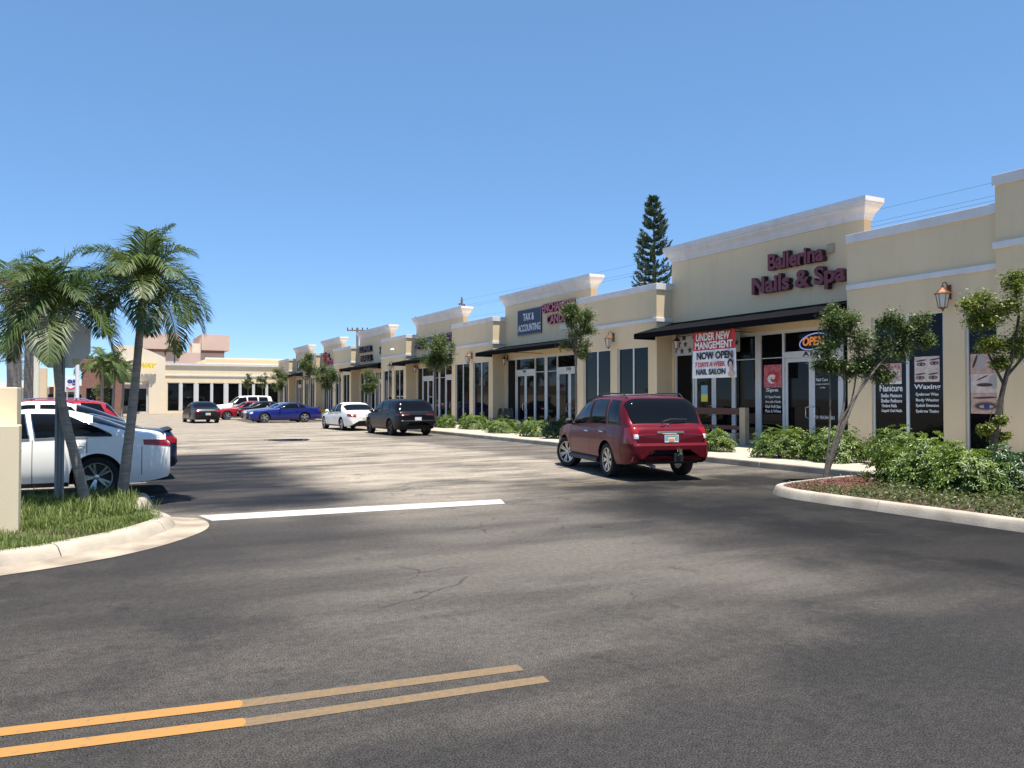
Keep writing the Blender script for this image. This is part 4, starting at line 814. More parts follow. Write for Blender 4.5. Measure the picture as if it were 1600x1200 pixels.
# grass, ground cover, mulch
def inside(poly, x, y):
    c = False; j = len(poly) - 1
    for i in range(len(poly)):
        if (poly[i][1] > y) != (poly[j][1] > y) and x < (poly[j][0] - poly[i][0]) * (y - poly[i][1]) / (poly[j][1] - poly[i][1]) + poly[i][0]: c = not c
        j = i
    return c
def blades(name, poly, n, hmin, hmax, w, seed, m, z0, box, dens=None):
    rng = random.Random(seed); V, F, val = [], [], []
    while len(V) < n * 5:
        x = rng.uniform(box[0], box[1]); y = rng.uniform(box[2], box[3])
        if not inside(poly, x, y) or (dens and rng.random() > dens(x, y)): continue
        a = rng.uniform(0, 6.28); h = rng.uniform(hmin, hmax) * (.6 + .8 * (.5 + .5 * math.sin(x * 5.1 + 2 * math.sin(y * 3.7)))); l = rng.uniform(.2, 1.0) * h; ca, sa = math.cos(a), math.sin(a); t = rng.uniform(0, 6.28); ww = w * rng.uniform(.7, 1.4); o = len(V); v = rng.betavariate(2, 2)
        mx, my, mz = x + ca * l * .35, y + sa * l * .35, z0 + h * .65; V += [(x - sa * ww, y + ca * ww, z0), (x + sa * ww, y - ca * ww, z0), (mx + sa * ww * .8, my - ca * ww * .8, mz), (mx - sa * ww * .8, my + ca * ww * .8, mz), (x + ca * l, y + sa * l, z0 + h * .95)]; F += [(o, o+1, o+2, o+3), (o+3, o+2, o+4)]; val += [v] * 5
    o = leaves(name, V, F, val, M[m]); tag(o, None, None, None, 'stuff'); return o
gp = offset(KLp, .17)
o = blades('grass', gp, 62000, .025, .09, .0034, 7, 'grass', .11, (-3.2, 1.2, 8.4, 14.6), lambda x, y: .35 + .65 * (math.sin(x * 3.1 + 1.7 * math.sin(y * 2.3)) + math.sin(y * 4.1 + x) > -.35)); tag(o, 'rough green grass and weeds on the left kerbed island', 'grass')
o = blades('weeds', gp, 3500, .07, .21, .0045, 8, 'grass', .11, (-1.2, 1.1, 11.6, 14.6)); tag(o, 'taller weeds around the palm trunks', 'weeds')
ip = offset(KRp[::-1], .2) + [(10.6, -6), (14.19, -6)]
def cover(name, poly, n, size, seed, m, z0, zr, box, dens, lb, cat, up=.6, ratio=.5):
    rng = np.random.default_rng(seed); r2 = random.Random(seed); C = []
    while len(C) < n:
        x = r2.uniform(box[0], box[1]); y = r2.uniform(box[2], box[3])
        if inside(poly, x, y) and r2.random() < dens(x, y): C.append((x, y, z0 + r2.random() * zr))
    V, F, val = leaf_cloud(rng, np.array(C), size, ratio, up); o = leaves(name, V, F, val, M[m]); return tag(o, lb, cat, None, 'stuff')
mul = lambda x, y: max(0, min(1, 1.6 - math.hypot((x - 11.9) / 1.3, (y - 10.2) / .75)))
cover('mulch', ip, 9000, .05, 11, 'chips', .115, .035, (10.4, 14.2, 3.5, 11.1), lambda x, y: mul(x, y) * .9 + .12, 'loose red bark mulch around the slanting tree', 'mulch', 1.6, .35)
cover('ground_cover', ip, 16000, .06, 12, 'cover', .12, .13, (10.4, 14.2, 3.5, 11.1), lambda x, y: (1 - min(1, mul(x, y) * 1.3)) * (.35 + .65 * (math.sin(x * 4.3 + y * 2.1) > -.6)) * .9 + .02, 'low creeping ground cover on the near island', 'ground cover')
# tall pine behind the strip
pn = empty('norfolk_pine', (37.2, 48.1, 0), 'tall dark columnar pine rising behind the shop roofs', 'tree')
b = MB(); b.tube([(0, 0, 0), (.05, 0, 8), (0, 0, 16.3)], [.3, .18, .03], 8); b.build('trunk', M['barkdark'], pn, smooth=True)
rng = np.random.default_rng(77); C = []; D = []
for z in np.arange(5, 16.6, .5):
    ln = 1.32 * min(1, (16.9 - z) / 5.5) ** .75 + .12
    for k in range(7):
        az = rng.uniform(0, 6.28); l = ln * rng.uniform(.75, 1.12)
        for t in np.arange(.12, 1.0, .05):
            x = l * t; zz = z - .22 * math.sin(t * 2.6) * l * .35 + .65 * t ** 2.2 * l * .9
            for q in range(3): C.append((math.cos(az) * x + rng.normal() * .05, math.sin(az) * x + rng.normal() * .05, zz + rng.normal() * .05)); D.append((math.cos(az), math.sin(az), .5 + 1.1 * t))
C = np.array(C); D = np.array(D); D /= np.linalg.norm(D, axis=1)[:, None]; D += rng.normal(size=D.shape) * .35; D /= np.linalg.norm(D, axis=1)[:, None]; sd = np.cross(D, rng.normal(size=D.shape)); sd /= np.linalg.norm(sd, axis=1)[:, None]
Vp = np.stack([C - D * .02, C + D * .16 + sd * .05, C + D * .36, C + D * .16 - sd * .05], 1).reshape(-1, 3).tolist(); leaves('foliage', Vp, [f for i in range(len(C)) for f in ((4*i, 4*i+1, 4*i+2), (4*i, 4*i+2, 4*i+3))], np.repeat(rng.beta(2, 2, len(C)), 4), M['pine'], pn)
# utility poles and wires behind the strip
def upole(lb, x, y, h, arm, rz):
    r_ = empty('utility_pole', (x, y, 0), lb, 'utility pole', None, rz); b = MB(); b.tube([(0, 0, 0), (0, 0, h)], [.17, .12], 10); b.build('pole', M['pole'], r_, smooth=True)
    if arm: b = MB(); b.box(-arm, arm, -.06, .06, h - .35, h - .22); b.build('crossarm', M['pole'], r_)
    b = MB()
    for sx in ((-.95, -.5, .5, .95) if arm else (-.0,)): b.lathe([(0, 0), (.05, 0), (.07, .06), (.03, .09), (.07, .12), (.05, .22), (0, .24)], (sx * arm if arm else 0, 0, h - .22 if arm else h), n=8)
    if not arm:
        for s in (-1, 1): b.tube([(0, 0, h - .3), (s * .35, 0, h - .55)], .03, 5); b.lathe([(0, 0), (.08, .02), (.06, .18), (0, .2)], (s * .42, 0, h - .62), n=8)
    b.build('insulator', M['ink'], r_)
upole('utility pole with dark insulators above the third cornice', 32.5, 73.1, 11.6, 0, .5); upole('utility pole with wide crossarm above the fourth gable', 23.7, 79.6, 8.9, 1.05, -.45)
upole('bare crossarm utility pole peeking over the third cornice', 30.0, 77, 10.0, 1.2, .3)
for k, (dy, dz) in enumerate(((0, .25), (.42, -.45), (-.42, -.45), (0, -1.6))):
    b = MB(); p, q = Vector((32.5 + dy, 73.1, 11.3 + dz)), Vector((38 + dy, -30, 12.3 + dz)); b.tube([p.lerp(q, t) - Vector((0, 0, 3.2 * t * (1 - t))) for t in np.linspace(0, 1, 24)], .007, 4)
    tag(b.build('power_line', M['ink']), ('topmost thin power line behind the shop roofs', 'right hand thin power line of the middle pair', 'left hand thin power line of the middle pair', 'lowest thin power line behind the shop roofs')[k], 'power line', 'power lines behind the strip')
ttree('small leafy tree standing before the brick building at left', (.6, 76, 0), 3.3, 1.0, 2.2, 59, 1600, .16, group='distant trees')
# ================================================================== CARS
def corner_patch(bvh, Xr, hy, s, a, b_, z0, z1, off=.008, slope=.0):
    """lamp wrapped round a rear corner: cast diagonally; a inward along the tail, b_ forward along the side"""
    d = Vector((1, -s, 0)).normalized(); t = Vector((1, s, 0)).normalized(); c = Vector((Xr, s * hy, 0)) - d * 1.2
    q = [c - t * a + Vector((0, 0, z0)), c + t * b_ + Vector((0, 0, z0 + slope)), c + t * b_ + Vector((0, 0, z1)), c - t * a + Vector((0, 0, z1 - slope * .4))]
    return patch(bvh, q, d, 18, 6, off)
def patch(bvh, quad, d, nu=8, nv=6, off=.006):
    """quad: 4 corners (start u0v0,u1v0,u1v1,u0v1) as points outside the body; cast along d onto the body"""
    d = Vector(d).normalized(); rows = []
    for j in range(nv + 1):
        row = []
        for i in range(nu + 1):
            s, t = i / nu, j / nv; p = (Vector(quad[0]) * (1 - s) + Vector(quad[1]) * s) * (1 - t) + (Vector(quad[3]) * (1 - s) + Vector(quad[2]) * s) * t
            h = bvh.ray_cast(p, d)[0]; row.append(None if h is None else h - d * off)
        rows.append(row)
    for row in rows:
        good = [p for p in row if p is not None]
        for i, p in enumerate(row):
            if p is None: row[i] = (min(good, key=lambda g: 0) if not good else good[0 if i < nu / 2 else -1]) if good else Vector((0, 0, .5))
    return rows
WHEEL = {}
def wheel_mesh(rw, width, style):
    k = (rw, width, style)
    if k in WHEEL: return WHEEL[k]
    r0 = rw * .70; b = MB(); w = width / 2
    b.lathe([(r0, -w * .9), (rw * .93, -w), (rw * .985, -w * .8), (rw, -w * .5), (rw, w * .5), (rw * .985, w * .8), (rw * .93, w), (r0, w * .9)], axis='y', n=36)
    t = b.build('tyre', M['rubber'], smooth=True); tm = t.data; bpy.data.objects.remove(t)
    b = MB(); b.lathe([(r0, -w * .9), (r0 * 1.02, w * .9), (r0 * .94, w * .88), (r0 * .9, w * .2), (r0 * .9, -w * .7), (0, -w * .7)], axis='y', n=36, mi=0); b.f = b.f; 
    b.lathe([(0, w * .1), (r0 * .9, w * .1)], axis='y', n=30, mi=1)
    ns = {'five': 5, 'split': 7, 'dark': 5}[style]
    for q in range(ns):
        a0 = 2 * math.pi * q / ns
        for da in ((-.17, .17) if style != 'split' else (-.13, .13)):
            a1 = a0 + da; pts = []
            for r_, wd, h in ((r0 * .15, .05 * rw * 2, w * .62), (r0 * .92, .055 * rw * 2, w * .78)):
                aa = a0 + da * (.35 if r_ < r0 * .5 else 1); c, s = math.cos(aa), math.sin(aa); pts += [(c * r_ - s * wd / 2, h, s * r_ + c * wd / 2), (c * r_ + s * wd / 2, h, s * r_ - c * wd / 2), (c * r_ + s * wd / 2, h - .05, s * r_ - c * wd / 2), (c * r_ - s * wd / 2, h - .05, s * r_ + c * wd / 2)]
            b.add(pts, [(0, 1, 5, 4), (1, 2, 6, 5), (2, 3, 7, 6), (3, 0, 4, 7), (0, 3, 2, 1), (4, 5, 6, 7)], 0)
    b.lathe([(0, w * .74), (r0 * .18, w * .70), (r0 * .2, w * .3)], axis='y', n=16, mi=0)
    o = b.build('rim', [M['alloy_dark'] if style == 'dark' else M['alloy'], M['black']]); rm = o.data; bpy.data.objects.remove(o)
    WHEEL[k] = (tm, rm); return WHEEL[k]
def car(name, lb, cat, sp, loc, heading, paint, group=None, steer=0, rim='five'):
    """local frame: +X forward, left = +Y, origin on the ground under the rear axle centre"""
    L, Wd, wb, fo, rw = sp['L'], sp['W'], sp['wb'], sp['fo'], sp['rw']; xr = fo + wb        # x measured back from the nose
    top, belt = ipol(sp['top']), ipol(sp['belt']); sill = sp['sill']; hw = Wd / 2; exn = sp.get('n', 4.0)
    plan = ipol([(0, .74), (.12, .84), (.35, .92), (.8, .98), (1.4, 1.0), (L - 1.2, 1.0), (L - .5, .965), (L - .18, .91), (L - .05, .865), (L, .83)])
    low = ipol([(0, sill + .02), (.25, sill - .02), (.9, sill), (L - .9, sill), (L - .25, sill + .04), (L, sill + .09)])
    Ra = rw + .055
    def zlow(x):
        for xw in (fo, xr):
            if abs(x - xw) < Ra: return max(low(x), rw + math.sqrt(max(0, Ra * Ra - (x - xw) ** 2)))
        return low(x)
    def ylow(x, z):
        zb, zs = belt(x), low(x); s = min(1, max(0, (z - zs) / max(.05, zb - zs))); k = .955 + .045 * math.sin(math.pi * min(1, s * 1.02)) ** .8 - .03 * max(0, .25 - s) / .25
        return hw * plan(x) * k
    def yup(x, u): return ylow(x, belt(x)) * max(0, 1 - u * u) ** (1 / exn) if u < 1 else 0
    xs = set(np.linspace(0, L, 64).tolist())
    for xw in (fo, xr):
        for a in np.linspace(0, math.pi, 19): xs.add(xw + Ra * math.cos(a))
        xs.add(xw + Ra * 1.001); xs.add(xw - Ra * 1.001)
    for q in (.02, .05, .09, .14): xs.add(q); xs.add(L - q)
    xs = sorted(xs); nl, nu = 9, 14; rows = []
    for x in xs:
        z0, zb, zt = zlow(x), belt(x), max(top(x), belt(x) + .012); pts = []
        for i in range(nl + 1): z = z0 + (zb - z0) * i / nl; pts.append((xr - x, ylow(x, z), z))
        for i in range(1, nu + 1):
            v = math.cos(i / nu * math.pi / 2); v = v ** .75; u = math.sqrt(max(0, 1 - v ** exn)); pts.append((xr - x, ylow(x, zb) * v, zb + (zt - zb) * u))
        pts += [(p[0], -p[1], p[2]) for p in pts[-2::-1]]; rows.append(pts)
    root = empty(name, (loc[0], loc[1], loc[2] if len(loc) > 2 else 0), lb, cat, group, heading)
    b = MB(); b.grid(rows); m = len(rows[0])
    for r, sg in ((rows[0], 1), (rows[-1], -1)):
        cz = sum(p[2] for p in r) / m; inner = [(p[0] + sg * .035, p[1] * .93, cz + (p[2] - cz) * .90) for p in r]; b.grid([r, inner]); c = (inner[0][0] + sg * .012, 0, cz)
        hub = [tuple(Vector(p).lerp(Vector(c), .5)) for p in inner]; b.grid([inner, hub]); b.add(hub + [c], [(i, i + 1, m) for i in range(m - 1)] + [(m - 1, 0, m)])
    body = b.build('body', paint, root, smooth=True); bvh = BVHTree.FromPolygons([Vector(v) for v in b.v], b.f)
    # underbody and wheel wells
    b = MB(); b.box(xr - L + .12, xr - fo - Ra - .02, -hw * .86, hw * .86, sill - .03, sill + .25) if False else None
    for x0, x1 in ((.15, fo - Ra), (fo + Ra, xr - Ra), (xr + Ra, L - .4)): b.box(xr - x1, xr - x0, -hw * .84, hw * .84, sill + .01, belt(1.0) - .1)
    for xw in (fo, xr): b.box(xr - xw - Ra, xr - xw + Ra, -hw * .60, hw * .60, sill + .02, rw + Ra + .05); b.box(xr - xw - Ra, xr - xw + Ra, -hw * .86, hw * .86, rw + Ra - .01, rw + Ra + .03)
    b.build('underbody', M['black'], root)
    # side glass
    for (fb_, ft_, rt_, rb_) in sp['win']:
        for s in (1, -1):
            g = []
            for j in range(9):
                t = j / 8; row = []
                for i in range(13):
                    q = i / 12; e_ = sp.get('arc', 1.0) if (fb_, ft_, rt_, rb_) == tuple(sp['win'][-1]) else 1.0; xre = rb_ + (rt_ - rb_) * t ** e_; x = (fb_ * (1 - t) + ft_ * t) * (1 - q) + xre * q; u = .05 + t * .80; zb = belt(x); zt = max(top(x), zb + .02); row.append((xr - x, s * (yup(x, u) + .006), zb + (zt - zb) * u + .003))
                g.append(row)
            gb = MB(); gb.grid(g); gw = gb.build('side_window', M['cglass'], root, smooth=True)
            tb2 = MB(); tb2.tube(g[0] + [r[-1] for r in g[1:]] + g[-1][-2::-1] + [r[0] for r in g[-2:0:-1]] + [g[0][0]], .009, 5); tb2.build('window_trim', sp.get('trimmat', M['black']), gw, smooth=True)
    def screen(nm, xa, xb_, vm, m_=M['cglass']):
        g = []
        for j in range(21):
            x = xa + (xb_ - xa) * j / 20; zb, zt = belt(x), top(x); y0 = ylow(x, zb); sl_ = (top(x + .03) - top(x - .03)) / .06; nx, nz = sl_, 1; l = math.hypot(nx, nz); row = []
            for i in range(31):
                v = vm * (-1 + 2 * i / 30); u = math.sqrt(max(0, 1 - abs(v) ** exn)); row.append((xr - x + .012 * nx / l, y0 * v, zb + (zt - zb) * u + .012 * nz / l))
            g.append(row)
        gb = MB(); gb.grid(g); return gb.build(nm, m_, root, smooth=True)
    screen('windscreen', sp['ws'][0], sp['ws'][1], .86); screen('rear_window', sp['rg'][0], sp['rg'][1], sp.get('rgv', .84))
    if 'roofglass' in sp: screen('roof_panel', *sp['roofglass'], .72)
    # door seams and handles
    for xd in sp['seams']:
        for s in (1, -1):
            b = MB(); pts = []
            zq = zlow(xd) + .04
            for i in range(12): z = zq + (belt(xd) - zq) * i / 11; pts.append((z, s * (ylow(xd, z) + .0025)))
            b.grid([[(xr - xd - .005, y, z) for z, y in pts], [(xr - xd + .005, y, z) for z, y in pts]])
            b.build('door_seam', M['black'], root)
    for xh in sp['handles']:
        for s in (1, -1):
            z = belt(xh) - .13; y = ylow(xh, z); b = MB(); b.tube([(xr - xh + .09, s * (y + .002), z), (xr - xh + .06, s * (y + .03), z + .003), (xr - xh - .06, s * (y + .03), z + .006), (xr - xh - .09, s * (y + .002), z + .004)], [.014, .016, .016, .014], 6); b.build('door_handle', sp.get('handlemat', paint), root, smooth=True)
    for s in (1, -1):
        b = MB(); x0, x1 = fo + Ra + .01, xr - Ra - .01; b.grid([[(xr - x, s * (ylow(x, z) + .004), z) for z in (low(x) - .002, low(x) + .03, low(x) + .07)] for x in np.linspace(x0, x1, 14)]); b.build('rocker_strip', M['black'], root, smooth=True)
        b = MB(); b.grid([[(xr - x, s * (ylow(x, z) + .0025), z) for z in np.linspace(low(x) + .12, belt(x) - .16, 8)] for x in (L - .43, L - .42)]); b.build('bumper_seam', M['black'], root)
    # mirrors
    xm = sp['win'][0][0] + .12
    for s in (1, -1):
        y = ylow(xm, belt(xm)); b = MB(); vs = []
        b.tube([(xr - xm, s * (y - .02), belt(xm) + .03), (xr - xm, s * (y + .07), belt(xm) + .06)], .03, 6)
        b.tube([(xr - xm, s * (y + .03), belt(xm) + .10), (xr - xm + .01, s * (y + .10), belt(xm) + .11), (xr - xm, s * (y + .20), belt(xm) + .10)], [.045, .085, .05], 14); b.build('mirror', sp.get('mirrormat', paint), root, smooth=True)
    Xr = xr - L
    # lamps
    for s in (1, -1):
        b = MB()
        if 'tailcorner' in sp: ta, tb_, tz0, tz1, tsl = sp['tailcorner']; b.grid(corner_patch(bvh, Xr, hw * .86, s, ta, tb_, tz0, tz1, .008, tsl))
        for (ya, yb, za, zb2) in ([] if 'tailcorner' in sp else sp['tail']): b.grid(patch(bvh, [(Xr - 1, s * ya, za), (Xr - 1, s * yb, za + .01), (Xr - 1, s * yb, zb2), (Xr - 1, s * ya, zb2 - .01)], (1, 0, 0), 8, 5))
        for (xa, xb_, za, zb2) in ([] if 'tailcorner' in sp else sp.get('tailside', [])): b.grid(patch(bvh, [(Xr + xa, s * 2, za), (Xr + xb_, s * 2, za + .03), (Xr + xb_, s * 2, zb2 - .02), (Xr + xa, s * 2, zb2)], (0, -s, 0), 6, 5))
        b.build('tail_lamp', sp.get('tailmat', M['tail']), root, smooth=True)
        if 'tailclear' in sp:
            ya, yb, za, zb2 = sp['tailclear']; b = MB(); b.grid(patch(bvh, [(Xr - 1, s * ya, za), (Xr - 1, s * yb, za), (Xr - 1, s * yb, zb2), (Xr - 1, s * ya, zb2)], (1, 0, 0), 6, 4, .022)); b.build('reversing_lamp', M['clear'], root, smooth=True)
        b = MB(); ya, yb, za, zb2 = sp.get('head', (.45, .78, .60, .74)); b.grid(patch(bvh, [(xr + 1, s * ya, za), (xr + 1, s * yb, za + .03), (xr + 1, s * yb, zb2 + .03), (xr + 1, s * ya, zb2)], (-1, 0, 0), 6, 4)); b.build('headlight', M['clear'], root, smooth=True)
    b = MB(); b.grid(patch(bvh, [(xr + 1, -.42, .40), (xr + 1, .42, .40), (xr + 1, .42, .60), (xr + 1, -.42, .60)], (-1, 0, 0), 8, 4)); b.build('grille', M['black'], root, smooth=True)
    # rear furniture
    if 'bumper' in sp:
        z0, z1, of = sp['bumper']; yy = hw * .84; rw_ = patch(bvh, [(Xr - 1, -yy, z0), (Xr - 1, yy, z0), (Xr - 1, yy, z1), (Xr - 1, -yy, z1)], (1, 0, 0), 40, 12, of); rw2 = patch(bvh, [(Xr - 1, -yy, z1 + .05), (Xr - 1, yy, z1 + .05), (Xr - 1, yy, z1 + .08), (Xr - 1, -yy, z1 + .08)], (1, 0, 0), 40, 1, .001)
        rows_ = rw_ + [rw2[0]]; rw3 = patch(bvh, [(Xr - 1, -yy, z0), (Xr - 1, yy, z0), (Xr - 1, yy, z0 + .02), (Xr - 1, -yy, z0 + .02)], (1, 0, 0), 40, 1, -.02); b = MB(); b.grid([rw3[0]] + rows_); b.build('rear_bumper', paint, root, smooth=True)
    if 'trim' in sp:
        ya, z0, z1, of = sp['trim']; b = MB(); b.grid(patch(bvh, [(Xr - 1, -ya * .94, z0), (Xr - 1, ya * .94, z0), (Xr - 1, ya, z1), (Xr - 1, -ya, z1)], (1, 0, 0), 40, 8, of)); b.build('bumper_trim', M['black'], root, smooth=True)
    pz = sp['plate']; h = bvh.ray_cast(Vector((Xr - 1, 0, pz)), Vector((1, 0, 0)))[0]
    px = (h.x if h else Xr) - .018
    b = MB(); b.box(px, px + .01, -.155, .155, pz - .075, pz + .075, 0); b.box(px - .003, px + .002, -.06, .06, pz - .06, pz + .0, 1); b.box(px - .003, px + .002, -.14, .14, pz + .045, pz + .068, 2)
    for q in (-1, 1): b.box(px - .003, px + .002, q * .11 - .035, q * .11 + .035, pz - .03, pz + .03, 2)
    b.build('number_plate', [M['white']] * 3 if sp.get('plain_plate') else [M['white'], M['orange'], M['palegreen']], root)
    if 'chromebar' in sp:
        za, w_ = sp['chromebar']; h = bvh.ray_cast(Vector((Xr - 1, 0, za)), Vector((1, 0, 0)))[0]; b = MB(); b.box(h.x - .035, h.x - .002, -w_, w_, za - .025, za + .03); b.build('tailgate_bar', M['chrome'], root, bevel=.01)
        h = bvh.ray_cast(Vector((Xr - 1, .1, za + .13)), Vector((1, 0, 0)))[0]; b = MB(); b.tube([(h.x - .012, .055 * math.cos(a), za + .115 + .045 * math.sin(a)) for a in np.linspace(0, 2 * math.pi, 17)], .008, 5); b.build('badge', M['chrome'], root)
        b = MB(); b.tube([(h.x - .03, .16, za + .17), (h.x - .05, .12, za + .22), (h.x + .03, -.08, za + .265), (h.x + .05, -.45, za + .26)], [.022, .018, .012, .008], 6); b.build('wiper', M['black'], root, smooth=True)
        b = MB(); b.box(Xr - .16, Xr + .3, -.16, -.08, sill + .15, sill + .22); b.box(Xr - .13, Xr - .07, -.22, -.02, sill + .10, sill + .27); b.build('tow_hitch', M['black'], root)
        b = MB(); b.lathe([(0, 0), (.02, 0), (.02, .06), (.035, .08), (.035, .12), (0, .14)], (Xr - .12, -.12, sill + .22), n=10); b.box(Xr - .2, Xr - .1, -.16, -.1, sill + .24, sill + .36); b.build('tow_ball', M['chrome'], root)
        b = MB(); b.tube([(Xr + .8, .35, sill + .06), (Xr + .3, .35, sill + .02), (Xr + .02, .35, sill - .01)], .035, 8); b.build('exhaust', M['grey_metal'], root)
    if sp.get('rails'):
        for s in (1, -1):
            x0, x1 = sp['rails']; pts = []
            for i in range(11):
                x = x0 + (x1 - x0) * i / 10; zt = top(x); v = .70; y = ylow(x, belt(x)) * v; u = math.sqrt(1 - v ** exn); pts.append((xr - x, s * y, belt(x) + (zt - belt(x)) * u + (.065 if 0 < i < 10 else .0)))
            b = MB(); b.tube(pts, .016, 6); b.build('roof_rail', sp.get('railmat', M['black']), root, smooth=True)
        for xx in (x0 + .35, x1 - .35): b = MB(); y = ylow(xx, belt(xx)) * .70; z = belt(xx) + (top(xx) - belt(xx)) * .88 + .075; b.tube([(xr - xx, -y, z), (xr - xx, 0, z + .03), (xr - xx, y, z)], .014, 6); b.build('cross_bar', M['black'], root)
    if sp.get('cladding'):
        for s in (1, -1):
            b = MB(); x0, x1 = fo + Ra + .02, xr - Ra - .02; b.tube([(xr - x0, s * hw * .97, sill + .03), (xr - x1, s * hw * .97, sill + .03)], .06, 8); b.build('side_step', M['black'], root, smooth=True)
    if 'spoiler' in sp:
        xs_, zs_ = sp['spoiler']; b = MB(); b.grid([[(xr - xs_ + .02, y, zs_ - .07 * (abs(y) / hw) ** 3), (xr - xs_ - .13, y, zs_ + .035 - .07 * (abs(y) / hw) ** 3), (xr - xs_ - .15, y, zs_ + .02 - .07 * (abs(y) / hw) ** 3), (xr - xs_ - .02, y, zs_ - .06 - .07 * (abs(y) / hw) ** 3)] for y in np.linspace(-hw * .76, hw * .76, 11)]); b.build('spoiler', sp.get('spoilmat', paint), root, smooth=True)
    # wheels
    tm, rm = wheel_mesh(rw, sp.get('tw', .225), rim); tr_ = hw - sp.get('tw', .225) / 2 - .035
    for xw, fr in ((fo, 1), (xr, 0)):
        for s in (1, -1):
            w_ = bpy.data.objects.new('wheel', tm); COL.objects.link(w_); w_.parent = root; w_.location = (xr - xw, s * tr_, rw); w_.rotation_euler = (0, random.Random(int(xw * 100) + s).uniform(0, 1), (0 if s > 0 else math.pi) + (steer if fr else 0))
            r_ = bpy.data.objects.new('rim', rm); COL.objects.link(r_); r_.parent = w_
    return root
SUVR = dict(L=4.79, W=1.95, wb=2.70, fo=.95, rw=.365, sill=.30, n=7.0, tw=.24,
    top=[(0, .80), (.15, .93), (.5, 1.02), (1.15, 1.11), (1.3, 1.16), (2.0, 1.60), (2.35, 1.70), (3.0, 1.745), (3.8, 1.735), (4.18, 1.69), (4.30, 1.62), (4.60, 1.17), (4.66, 1.12), (4.74, 1.06), (4.79, .95)],
    belt=[(0, .70), (.5, .92), (1.2, 1.02), (4.4, 1.10), (4.66, 1.08), (4.79, .91)],
    win=[(1.45, 2.12, 2.62, 2.68), (2.76, 2.72, 3.50, 3.62), (3.76, 3.66, 4.12, 4.33)], ws=(1.33, 2.02), rg=(4.24, 4.605), rgv=.88, seams=[1.42, 2.72, 3.66], handles=[2.5, 3.42],
    tail=[(.70, .84, .76, 1.07)], tailside=[(.03, .24, .78, 1.08)], tailclear=(.72, .80, .86, .95), tailcorner=(.09, .24, .76, 1.08, .0), plate=.86, bumper=(.40, .72, .07), trim=(.50, .49, .60, .125), chromebar=(.98, .30), rails=(2.35, 4.1), cladding=True)
SUVR['handlemat'] = M['chrome']; SUVR['mirrormat'] = M['black']
SUVB = dict(SUVR, L=4.75, wb=2.82, fo=.9, sill=.27, tailcorner=(.32, .30, .88, 1.0, .02), n=6.0, top=[(0, .76), (.15, .90), (.5, .99), (1.2, 1.08), (1.35, 1.13), (2.05, 1.53), (2.4, 1.62), (3.0, 1.65), (3.8, 1.63), (4.15, 1.58), (4.28, 1.52), (4.58, 1.14), (4.66, 1.08), (4.75, .95)], belt=[(0, .66), (.5, .88), (1.2, .98), (4.4, 1.08), (4.62, 1.06), (4.75, .9)],
    rails=None, tail=[(.45, .82, .88, .99)], tailside=[(.03, .3, .9, 1.02)], plate=.76, bumper=(.42, .66, .05), trim=(.62, .36, .48, .055)); SUVB.pop('chromebar'); SUVB.pop('tailclear'); SUVB['cladding'] = False; SUVB['tailmat'] = mat('dark_tail_lamp', (.055, .004, .006), .2); SUVB['plain_plate'] = True; SUVB['handlemat'] = M['black']
SEDM = dict(L=4.92, W=1.85, wb=2.94, fo=.84, rw=.335, sill=.22, top=[(0, .62), (.2, .76), (1.2, .93), (1.5, .98), (2.25, 1.37), (2.7, 1.455), (3.2, 1.45), (3.65, 1.34), (4.22, 1.05), (4.5, 1.0), (4.8, .96), (4.92, .82)], belt=[(0, .56), (.3, .72), (1.4, .88), (4.2, .965), (4.7, .91), (4.92, .78)],
    arc=1.6, win=[(1.62, 2.35, 2.72, 2.78), (2.86, 2.80, 3.25, 3.75)], ws=(1.53, 2.2), rg=(3.62, 4.2), seams=[1.6, 2.82, 3.7], handles=[2.6, 3.55], tailcorner=(.24, .28, .72, .88, .03), tail=[(.48, .80, .72, .90)], tailside=[(.04, .3, .74, .88)], plate=.62, trim=(.6, .27, .38, .01))
SEDC = dict(SEDM, L=4.88, W=1.87, wb=2.74, fo=1.03, rw=.35, top=[(0, .64), (.2, .78), (1.2, .95), (1.45, .99), (2.3, 1.40), (2.75, 1.49), (3.2, 1.48), (3.7, 1.37), (4.35, 1.13), (4.6, 1.09), (4.8, 1.05), (4.88, .92)], belt=[(0, .58), (.3, .74), (1.4, .92), (4.2, 1.02), (4.6, 1.0), (4.88, .86)],
    arc=1.9, trimmat=M['chrome'], win=[(1.62, 2.4, 2.72, 2.80), (2.88, 2.80, 3.30, 4.0)], ws=(1.5, 2.25), rg=(3.70, 4.34), seams=[1.6, 2.84, 3.62], handles=[2.6, 3.5], tailcorner=(.20, .33, .83, .97, .05), tail=[(.50, .84, .82, .96)], tailside=[(.03, .38, .84, .97)], plate=.95, trim=(.66, .28, .42, .012))
COUP = dict(SEDM, L=4.78, W=1.91, wb=2.72, fo=.88, rw=.345, sill=.20, top=[(0, .70), (.2, .82), (1.5, .97), (1.7, 1.01), (2.4, 1.30), (2.8, 1.375), (3.15, 1.365), (3.7, 1.22), (4.25, 1.05), (4.55, 1.03), (4.7, 1.01), (4.78, .88)], belt=[(0, .62), (.3, .76), (1.5, .90), (3.6, .97), (4.4, .97), (4.78, .84)],
    win=[(1.78, 2.45, 3.1, 3.2), (3.28, 3.18, 3.36, 3.72)], ws=(1.72, 2.36), rg=(3.2, 4.22), seams=[1.72, 3.25], handles=[3.05], tailcorner=(.3, .16, .76, .90, .0), tail=[(.42, .80, .76, .92)], spoiler=(4.58, 1.035), plate=.55, trim=(.7, .24, .4, .012))
